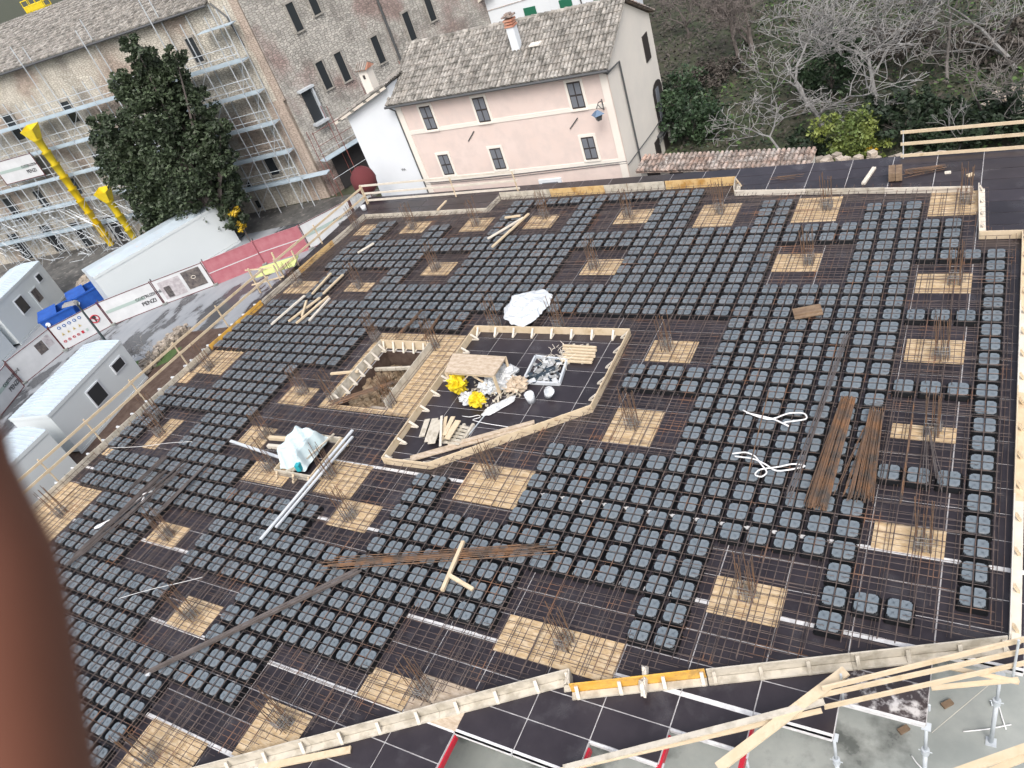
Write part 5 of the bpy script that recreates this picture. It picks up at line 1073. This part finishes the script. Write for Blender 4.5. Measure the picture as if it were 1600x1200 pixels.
# ---- site cabins
def cabin(label, p0, rz, L_, Wd, H_, wins=(), door=None, ribs=True, z=G, short=()):
    """p0 = corner at local origin; local x along the wall facing the deck (-y), depth +y"""
    t = empty('site_cabin', (*p0, z), rz, label, 'site cabin')
    b = MB(); b.box((L_ / 2, Wd / 2, H_ / 2 + .08), (L_, Wd, H_ - .16)); b.build('wall', m_cont, t)
    b = MB(); b.box((L_ / 2, -.0, H_ - .09), (L_ + .06, .06, .18)); b.box((L_ / 2, Wd, H_ - .09), (L_ + .06, .06, .18)); b.box((0, Wd / 2, H_ - .09), (.06, Wd + .05, .18)); b.box((L_, Wd / 2, H_ - .09), (.06, Wd + .05, .18)); b.box((L_ / 2, 0, .07), (L_ + .04, .07, .14)); b.box((L_, Wd / 2, .07), (.07, Wd, .14)); b.build('frame', m_cont, t)
    rf = MB(); rf.add([(-.02, -.02, H_ + .0), (L_ + .02, -.02, H_), (L_ + .02, Wd / 2, H_ + .14), (-.02, Wd / 2, H_ + .14), (-.02, Wd + .02, H_), (L_ + .02, Wd + .02, H_)], [(0, 1, 2, 3), (3, 2, 5, 4), (0, 3, 4), (1, 5, 2)])
    if ribs:
        n = int(L_ / .25)
        for k in range(n + 1):
            x = L_ * k / n; rf.beam((x, 0, H_ + .012), (x, Wd / 2, H_ + .155), .045, .03); rf.beam((x, Wd / 2, H_ + .155), (x, Wd, H_ + .012), .045, .03)
    rf.build('roof', m_croof, t)
    for (x, zc, w, h) in wins:
        b = MB(); b.box((x, -.02, zc), (w + .14, .05, h + .14)); r_ = b.build('window', m_wall, t); b = MB(); b.box((x, -.04, zc), (w, .04, h)); b.build('pane', m_glass, r_)
    if door: b = MB(); b.box((door, -.025, 1.05), (.85, .04, 1.95)); r_ = b.build('door', m_cont, t); b = MB(); b.box((door, -.05, 1.5), (.62, .03, .9)); b.build('pane', m_photo, r_)
    for (y, zc, w, h) in short:
        b = MB(); b.box((L_ + .02, y, zc), (.05, w, h)); b.build('side_window', m_glass, t)
    return t
a, c_ = Vector((-57.2, 13.95)), Vector((-55.1, 9.45)); d = a - c_
ang = math.atan2(d.y, d.x)
e1 = a + d.normalized() * 0
cabin('white site cabin with a door and two windows behind the hoarding at the left edge', tuple(a - d.normalized() * 6.1), ang, 6.1, 2.5, 3.0, [(5.1, 2.2, .45, .45), (2.3, 1.75, .8, 1.0)], 3.9)
cabin('plain white cabin cut off by the left edge of the picture', tuple(a - d.normalized() * 12.5 + Vector((-.1, -.1))), ang, 6.0, 2.5, 2.5, ribs=False)
a, c_ = Vector((-47.72, 11.89)), Vector((-45.45, 18.16)); d = c_ - a
cabin('long plain white cabin behind the company banner and the picture panel', tuple(a), math.atan2(d.y, d.x), 9.2, 2.6, 3.0, ribs=False)
a, c_ = Vector((-37.3, 1.07)), Vector((-38.61, 6.6)); d = a - c_
# wall facing the deck runs from c_ (far) to a (near); outward normal is +x
def cab_deck(label, a, c_, Wd, H_, **k):
    d = Vector(c_) - Vector(a); return cabin(label, a, math.atan2(d.y, d.x), d.length, Wd, H_, **k)
cab_deck('white cabin with ribbed roof and two dark windows right next to the deck', (-37.3, 1.07), (-38.61, 6.6), 2.6, 2.6, wins=[(2.7, 1.5, .85, .9), (4.7, 1.75, .75, .45)])
cab_deck('small white cabin nearest the camera at the lower left', (-35.61, -4.6), (-36.16, .2), 2.3, 2.6, ribs=True)
# skips
def skip(label, p, rz, s=1):
    t = empty('blue_skip', (*p, G), rz, label, 'skip'); b = MB()
    b.add([(-.9, -.6, .2), (.9, -.6, .2), (1.1, .6, .2), (-1.1, .6, .2), (-1.1, -.75, 1.4), (1.1, -.75, 1.4), (1.1, .75, 1.4), (-1.1, .75, 1.4)], [(0, 1, 2, 3), (0, 4, 5, 1), (1, 5, 6, 2), (2, 6, 7, 3), (3, 7, 4, 0)]); b.build('tub', m_blue, t)
    b = MB(); b.box((0, -.76, 1.42), (2.3, .08, .1)); b.box((0, .76, 1.42), (2.3, .08, .1)); b.box((-1.12, 0, 1.42), (.08, 1.5, .1)); b.box((1.12, 0, 1.42), (.08, 1.5, .1)); b.build('rim', m_blue, t)
    b = MB(); b.add([(-1.1, -.74, 1.47), (.1, -.74, 1.47), (.1, .74, 1.6), (-1.1, .74, 1.6)], [(0, 1, 2, 3)]); b.build('lid', m_blue, t)
    b = MB(); b.tube([(-.75, -.765, 1.05), (-.75, -.785, 1.05)], .15, 14); b.build('round_sticker', m_wall, t)
p = at(108, 512, G); skip('blue skip with a round white sticker behind the sign panel', (p.x, p.y), 1.0)
p = at(150, 480, G); skip('second blue skip half hidden by the long white cabin', (p.x, p.y), 1.1)
# lamp post
p = at(208, 588, G); t = empty('lamp_post', p, 0, 'dark street lamp post standing in front of the ribbed white cabin', 'street lamp')
b = MB(); b.tube([(0, 0, 0), (0, 0, 2.2), (0, 0, 4.85), (.1, .05, 5.0)], [.085, .07, .05, .05], 10); b.build('pole', M('lamp_paint', (.045, .06, .065), .5), t, smooth=True)
b = MB(); b.box((-.35, -.15, 5.02), (.85, .34, .13), .4, .8); b.build('lamp_head', M('lamp_grey', (.25, .25, .25), .5), t)
b = MB(); b.box((0, 0, .15), (.3, .3, .3)); b.build('base', m_conc, t)

# ------------------------------------------------------------------ vegetation
def leaves(m_, c, rad, n, s, rr, flat=.0):
    for _ in range(n):
        while True:
            v = Vector((rr.uniform(-1, 1), rr.uniform(-1, 1), rr.uniform(-1, 1)))
            if v.length <= 1: break
        v = v.normalized() * (v.length ** .45) if v.length > 0 else v
        p = Vector(c) + Vector((v.x * rad[0], v.y * rad[1], v.z * rad[2])); a = Vector((rr.gauss(0, 1), rr.gauss(0, 1), rr.gauss(0, .7))).normalized(); b_ = a.cross(Vector((rr.gauss(0, 1), rr.gauss(0, 1), rr.gauss(0, 1)))).normalized(); q = s * rr.uniform(.6, 1.4)
        m_.add([p - a * q, p + b_ * q * .5, p + a * q, p - b_ * q * .5], [(0, 1, 2, 3)])
def leafy(name, label, cat, base, blobs, mat, n, s, seed=0, group=None, trunk=.2, tm=m_bark2):
    rr = random.Random(seed); t = empty(name, base, 0, label, cat, group); m_ = MB(); O = Vector(base); tot = sum(r[0] * r[1] + .01 for _, r in blobs)
    for c, r in blobs:
        k = int(n * (r[0] * r[1]) / tot); sub = max(3, k // 40)
        for _ in range(sub):
            while True:
                v = Vector((rr.uniform(-1, 1), rr.uniform(-1, 1), rr.uniform(-1, 1)))
                if .25 < v.length <= 1: break
            cc = Vector(c) - O + Vector((v.x * r[0], v.y * r[1], v.z * r[2])); q = rr.uniform(.12, .3) * max(r) ** .8
            leaves(m_, cc, (q, q, q * .8), max(4, k // sub), s, rr)
    m_.build('crown', mat, t)
    m_ = MB(); top = Vector(blobs[0][0]) - O
    if trunk:
        m_.tube([(0, 0, -.1), top * .4, top * .85], [trunk, trunk * .7, trunk * .3], 8)
        for c, r in blobs[1:]: e = Vector(c) - O; m_.tube([top * .3 * rr.uniform(.6, 1.6), e * .6 + top * .15, e], [trunk * .45, trunk * .3, trunk * .1], 5)
        m_.build('trunk', tm, t)
    return t
# big evergreen in front of the scaffold: blobs on a vertical plane 3.5 m off the wall
def on_plane(u, v, off):
    n = Vector((.236, -.972, 0)); O = Vector((-40.4, 26.4, 0)) + n * off; r_ = ray(u, v); t = (O - CP).dot(n) / r_.dot(n); return CP + r_ * t
tb = at(352, 398, G)
BL = [((285, 250), 2.6), ((215, 80), .9), ((232, 120), 1.3), ((275, 90), .8), ((262, 130), 1.5), ((200, 135), 1.1), ((300, 165), 1.5), ((240, 175), 2.0), ((160, 205), 1.1), ((190, 215), 1.7), ((320, 225), 1.6), ((180, 262), 1.2), ((220, 270), 2.2), ((345, 210), .9), ((350, 250), 1.0), ((300, 310), 2.3), ((245, 320), 1.8), ((350, 300), 1.5), ((275, 370), 1.8), ((330, 360), 1.7), ((365, 340), 1.0), ((290, 395), 1.1), ((255, 355), 1.4)]
blobs = [(on_plane(u, v, 5.0 if r < 1.2 else 4.6 + .4 * math.sin(u)), (r, r * .9, r)) for (u, v), r in BL]
leafy('evergreen_tree', 'big dark evergreen tree growing in front of the scaffold', 'tree', (on_plane(352, 360, 4.8).x, on_plane(352, 360, 4.8).y, G), blobs, m_leaf, 80000, .13, 3, trunk=.3)
# yellow shrub, street shrub
p = on_plane(388, 372, 5.2); leafy('yellow_shrub', 'small bright yellow shrub beside the evergreen above the pink mesh', 'shrub', (p.x, p.y, G), [((p.x, p.y, G + 1.9), (.5, .5, .9)), ((p.x - .4, p.y, G + 2.3), (.4, .4, .5)), ((p.x + .3, p.y, G + 1.6), (.5, .4, .4))], m_leafy, 420, .11, 5, trunk=.04)
def bare_tree(name, label, base, h, spread, seed, mat, r0_=.16, depth=6, lean=(0, 0), group=None, cat='tree', up=.45, dens=1.0, tw=.014, nb=3):
    rr = random.Random(seed); t = empty(name, base, 0, label, cat, group); tr = MB(); cr = MB()
    def grow(p, d, l, r, dep, mb):
        pts = [p.copy()]; rs = [r]; n = 3
        for k in range(n):
            d = (d + Vector((rr.gauss(0, .22), rr.gauss(0, .22), rr.gauss(0, .14)))).normalized(); p = p + d * l / n; pts.append(p.copy()); rs.append(max(tw, r * (1 - .35 * (k + 1) / n)))
        mb.tube(pts, rs, 6 if dep > 3 else (4 if dep > 1 else 3), False)
        if dep <= 0: return
        for k in range(nb):
            a = rr.uniform(0, 6.28); ax = Vector((math.cos(a), math.sin(a), 0)) * spread + Vector((0, 0, up * rr.uniform(-.3, 1)))
            nd = (d * .75 + ax * rr.uniform(.5, 1)).normalized(); st = pts[-1] if k == 0 else pts[rr.choice((1, 2, 3))]
            grow(st, nd, l * rr.uniform(.62, .86), max(tw, rs[-1] * rr.uniform(.55, .8)), dep - 1, cr)
    grow(Vector((0, 0, -.1)), Vector((lean[0], lean[1], 1)).normalized(), h * .3, r0_, depth, tr)
    tr.build('trunk', mat, t); cr.build('crown', mat, t); return t
def gp(u, v): p = at(u, v, G); return (p.x, p.y, G)
bare_tree('bare_tree', 'large pale leafless fig tree in the middle of the garden', gp(1290, 205), 10.5, 1.2, 11, m_bark, .14, 6, (-.15, 0))
bare_tree('bare_tree', 'pale leafless tree spreading right of the large bare one', gp(1370, 175), 9.5, 1.2, 12, m_bark, .12, 6, (.25, 0))
bare_tree('bare_tree', 'pale bare tree low in front beside the outbuilding roof', gp(1240, 262), 6.8, 1.2, 13, m_bark, .08, 5, (-.5, 0))
bare_tree('bare_tree', 'leafless tree at the upper edge right of the house gable', gp(1150, 110), 6.5, .8, 14, m_bark2, .16, 6)
bare_tree('bare_tree', 'dark-trunked leafless tree at the top of the garden', gp(1175, 85), 6.5, .9, 15, m_bark2, .2, 6)
bare_tree('bare_tree', 'tall pale bare stems rising at the top right', gp(1480, 130), 11, .6, 16, m_bark3, .1, 6, (.1, .1))
bare_tree('bare_tree', 'bare tree entering at the far top right corner', gp(1590, 110), 10, 1.0, 17, m_bark, .12, 5, (-.2, 0))
bare_tree('bare_tree', 'thin forked sapling right behind the short guard rail', gp(1495, 246), 3.6, .5, 18, m_bark, .05, 3, (0, 0), up=1)
bare_tree('bare_tree', 'grey twiggy tree behind the dark bushes at the right', gp(1540, 195), 7, .9, 19, m_bark3, .08, 5)
bare_tree('bare_tree', 'brownish twiggy tree beyond the pink house chimney side', gp(1075, 60), 5.4, .9, 20, m_bark2, .12, 6)
bare_tree('bare_tree', 'small bare shrub tree between the lamp post and the grass', (*at(243, 572, G).xy, G), 2.6, .9, 22, m_bark, .035, 4, tw=.008)
def bush(label, u, v, r, h, mat, n, s, seed, name='bush', cat='bush', lift=0):
    p = at(u, v, G); rr = random.Random(seed); bl = [((p.x, p.y, G + h * .5), (r * .7, r * .6, h * .5))]
    for k in range(6): a = k * 1.05 + rr.uniform(-.3, .3); bl.append(((p.x + math.cos(a) * r * .6, p.y + math.sin(a) * r * .5, G + h * rr.uniform(.25, .7)), (r * rr.uniform(.35, .55),) * 2 + (h * .35,)))
    leafy(name, label, cat, (p.x, p.y, G), bl, mat, n, s, seed, trunk=.06)
bush('dark green citrus-like bush beside the gable of the pink house', 1085, 215, 2.2, 4.0, m_leaf4, 6000, .11, 31)
bush('yellow-green bush in front of the garden near the deck', 1335, 262, 1.6, 2.9, m_leaf3, 7000, .08, 32)
bush('low autumn-yellow shrub at the foot of the yellow-green bush', 1352, 266, .6, 1.2, m_leafy, 420, .09, 33)
bush('dark evergreen bush right of the yellow-green bush', 1410, 225, 2.2, 2.8, m_leaf2, 3800, .13, 34)
bush('small dark evergreen left of the yellow-green bush', 1265, 262, 1.2, 2.2, m_leaf2, 1800, .12, 35)
bush('dark evergreen growing among the bare branches in the garden centre', 1300, 150, 2.0, 4.2, m_leaf4, 4500, .12, 36)
bush('dark thicket behind the short guard rail', 1530, 225, 2.6, 2.0, m_leaf2, 3200, .12, 37)
bush('dense dark thicket at the right edge of the garden', 1600, 215, 2.4, 2.4, m_leaf2, 2800, .13, 38)
bush('brown-grey brush below the dark-trunked tree', 1110, 130, 2.6, 1.5, m_twig, 2600, .12, 39)
bush('brown-grey brush in the upper middle of the garden', 1400, 90, 3.2, 1.6, m_twig, 3000, .13, 40)
bush('grey brush at the top right of the garden', 1570, 90, 3.0, 1.8, m_twig, 2800, .13, 41)
bush('olive brush behind the pink house gable', 1060, 150, 2.2, 1.4, m_leaf2, 1800, .1, 42)
m_ = MB(); rr = random.Random(50)
for _ in range(26000):
    x, y = rr.uniform(-16, 8), rr.uniform(20.3, 62)
    if x < -8 and y < 24: continue
    s_ = rr.uniform(.05, .17); a = Vector((rr.gauss(0, 1), rr.gauss(0, 1), rr.gauss(0, .5))).normalized(); b_ = a.cross(Vector((rr.gauss(0, 1), rr.gauss(0, 1), rr.gauss(0, 1)))).normalized(); p = Vector((x, y, G + rr.uniform(0, .35)))
    m_.mi = 0 if rr.random() < .45 else (1 if rr.random() < .6 else 2); m_.add([p - a * s_, p + b_ * s_ * .5, p + a * s_, p - b_ * s_ * .5], [(0, 1, 2, 3)])
o = m_.build('ground_cover', [m_leaf2, m_twig, m_grass]); tag(o, 'fallen leaves, brush and grass covering the garden floor', 'ground cover', kind='stuff')
m_ = MB()
for _ in range(9000):
    x, y = rr.uniform(-34, -16), rr.uniform(30.5, 62); s_ = rr.uniform(.08, .2); a = Vector((rr.gauss(0, 1), rr.gauss(0, 1), rr.gauss(0, .5))).normalized(); b_ = a.cross(Vector((0, 0, 1))).normalized(); p = Vector((x, y, G + rr.uniform(0, .3))); m_.add([p - a * s_, p + b_ * s_ * .5, p + a * s_, p - b_ * s_ * .5], [(0, 1, 2, 3)])
o = m_.build('ground_cover', m_twig); tag(o, 'brown undergrowth behind the pink house', 'ground cover', kind='stuff')
t = empty('stone_pile', gp(1590, 165), 0, 'pile of grey stones at the right edge of the garden', 'stone pile')
m_ = MB()
for k in range(90): a, r = rr.uniform(0, 6.28), rr.random() ** .5; m_.box((r * 1.4 * math.cos(a), r * 1.2 * math.sin(a), (1 - r) * .7 * rr.random() + .3), (rr.uniform(.2, .45), rr.uniform(.15, .35), .18), rr.uniform(0, 3), .85)
m_.build('stones', m_rubble, t)['kind'] = 'stuff'

# ------------------------------------------------------------------ out of focus rounded upright beside the viewpoint
D_ = .5
edge = [(-150, 380), (-75, 520), (-2, 655), (10, 702), (45, 772), (84, 850), (108, 950), (129, 1080), (150, 1200), (175, 1340)]
RP = 190; pts = []
for k, (u, v) in enumerate(edge):
    a, b_ = edge[max(k - 1, 0)], edge[min(k + 1, len(edge) - 1)]; dx, dy = b_[0] - a[0], b_[1] - a[1]; l = math.hypot(dx, dy); pts.append(CP + ray(u - dy / l * (RP + 30), v + dx / l * (RP + 30)) * D_)
m_ = MB(); c = pts[3].copy(); m_.tube([p - c for p in pts], RP / FP * D_, 24); o = m_.build('painted_upright', m_terra, None, c, smooth=True)
tag(o, 'blurred terracotta-brown rounded upright close to the viewer at the left edge', 'upright')
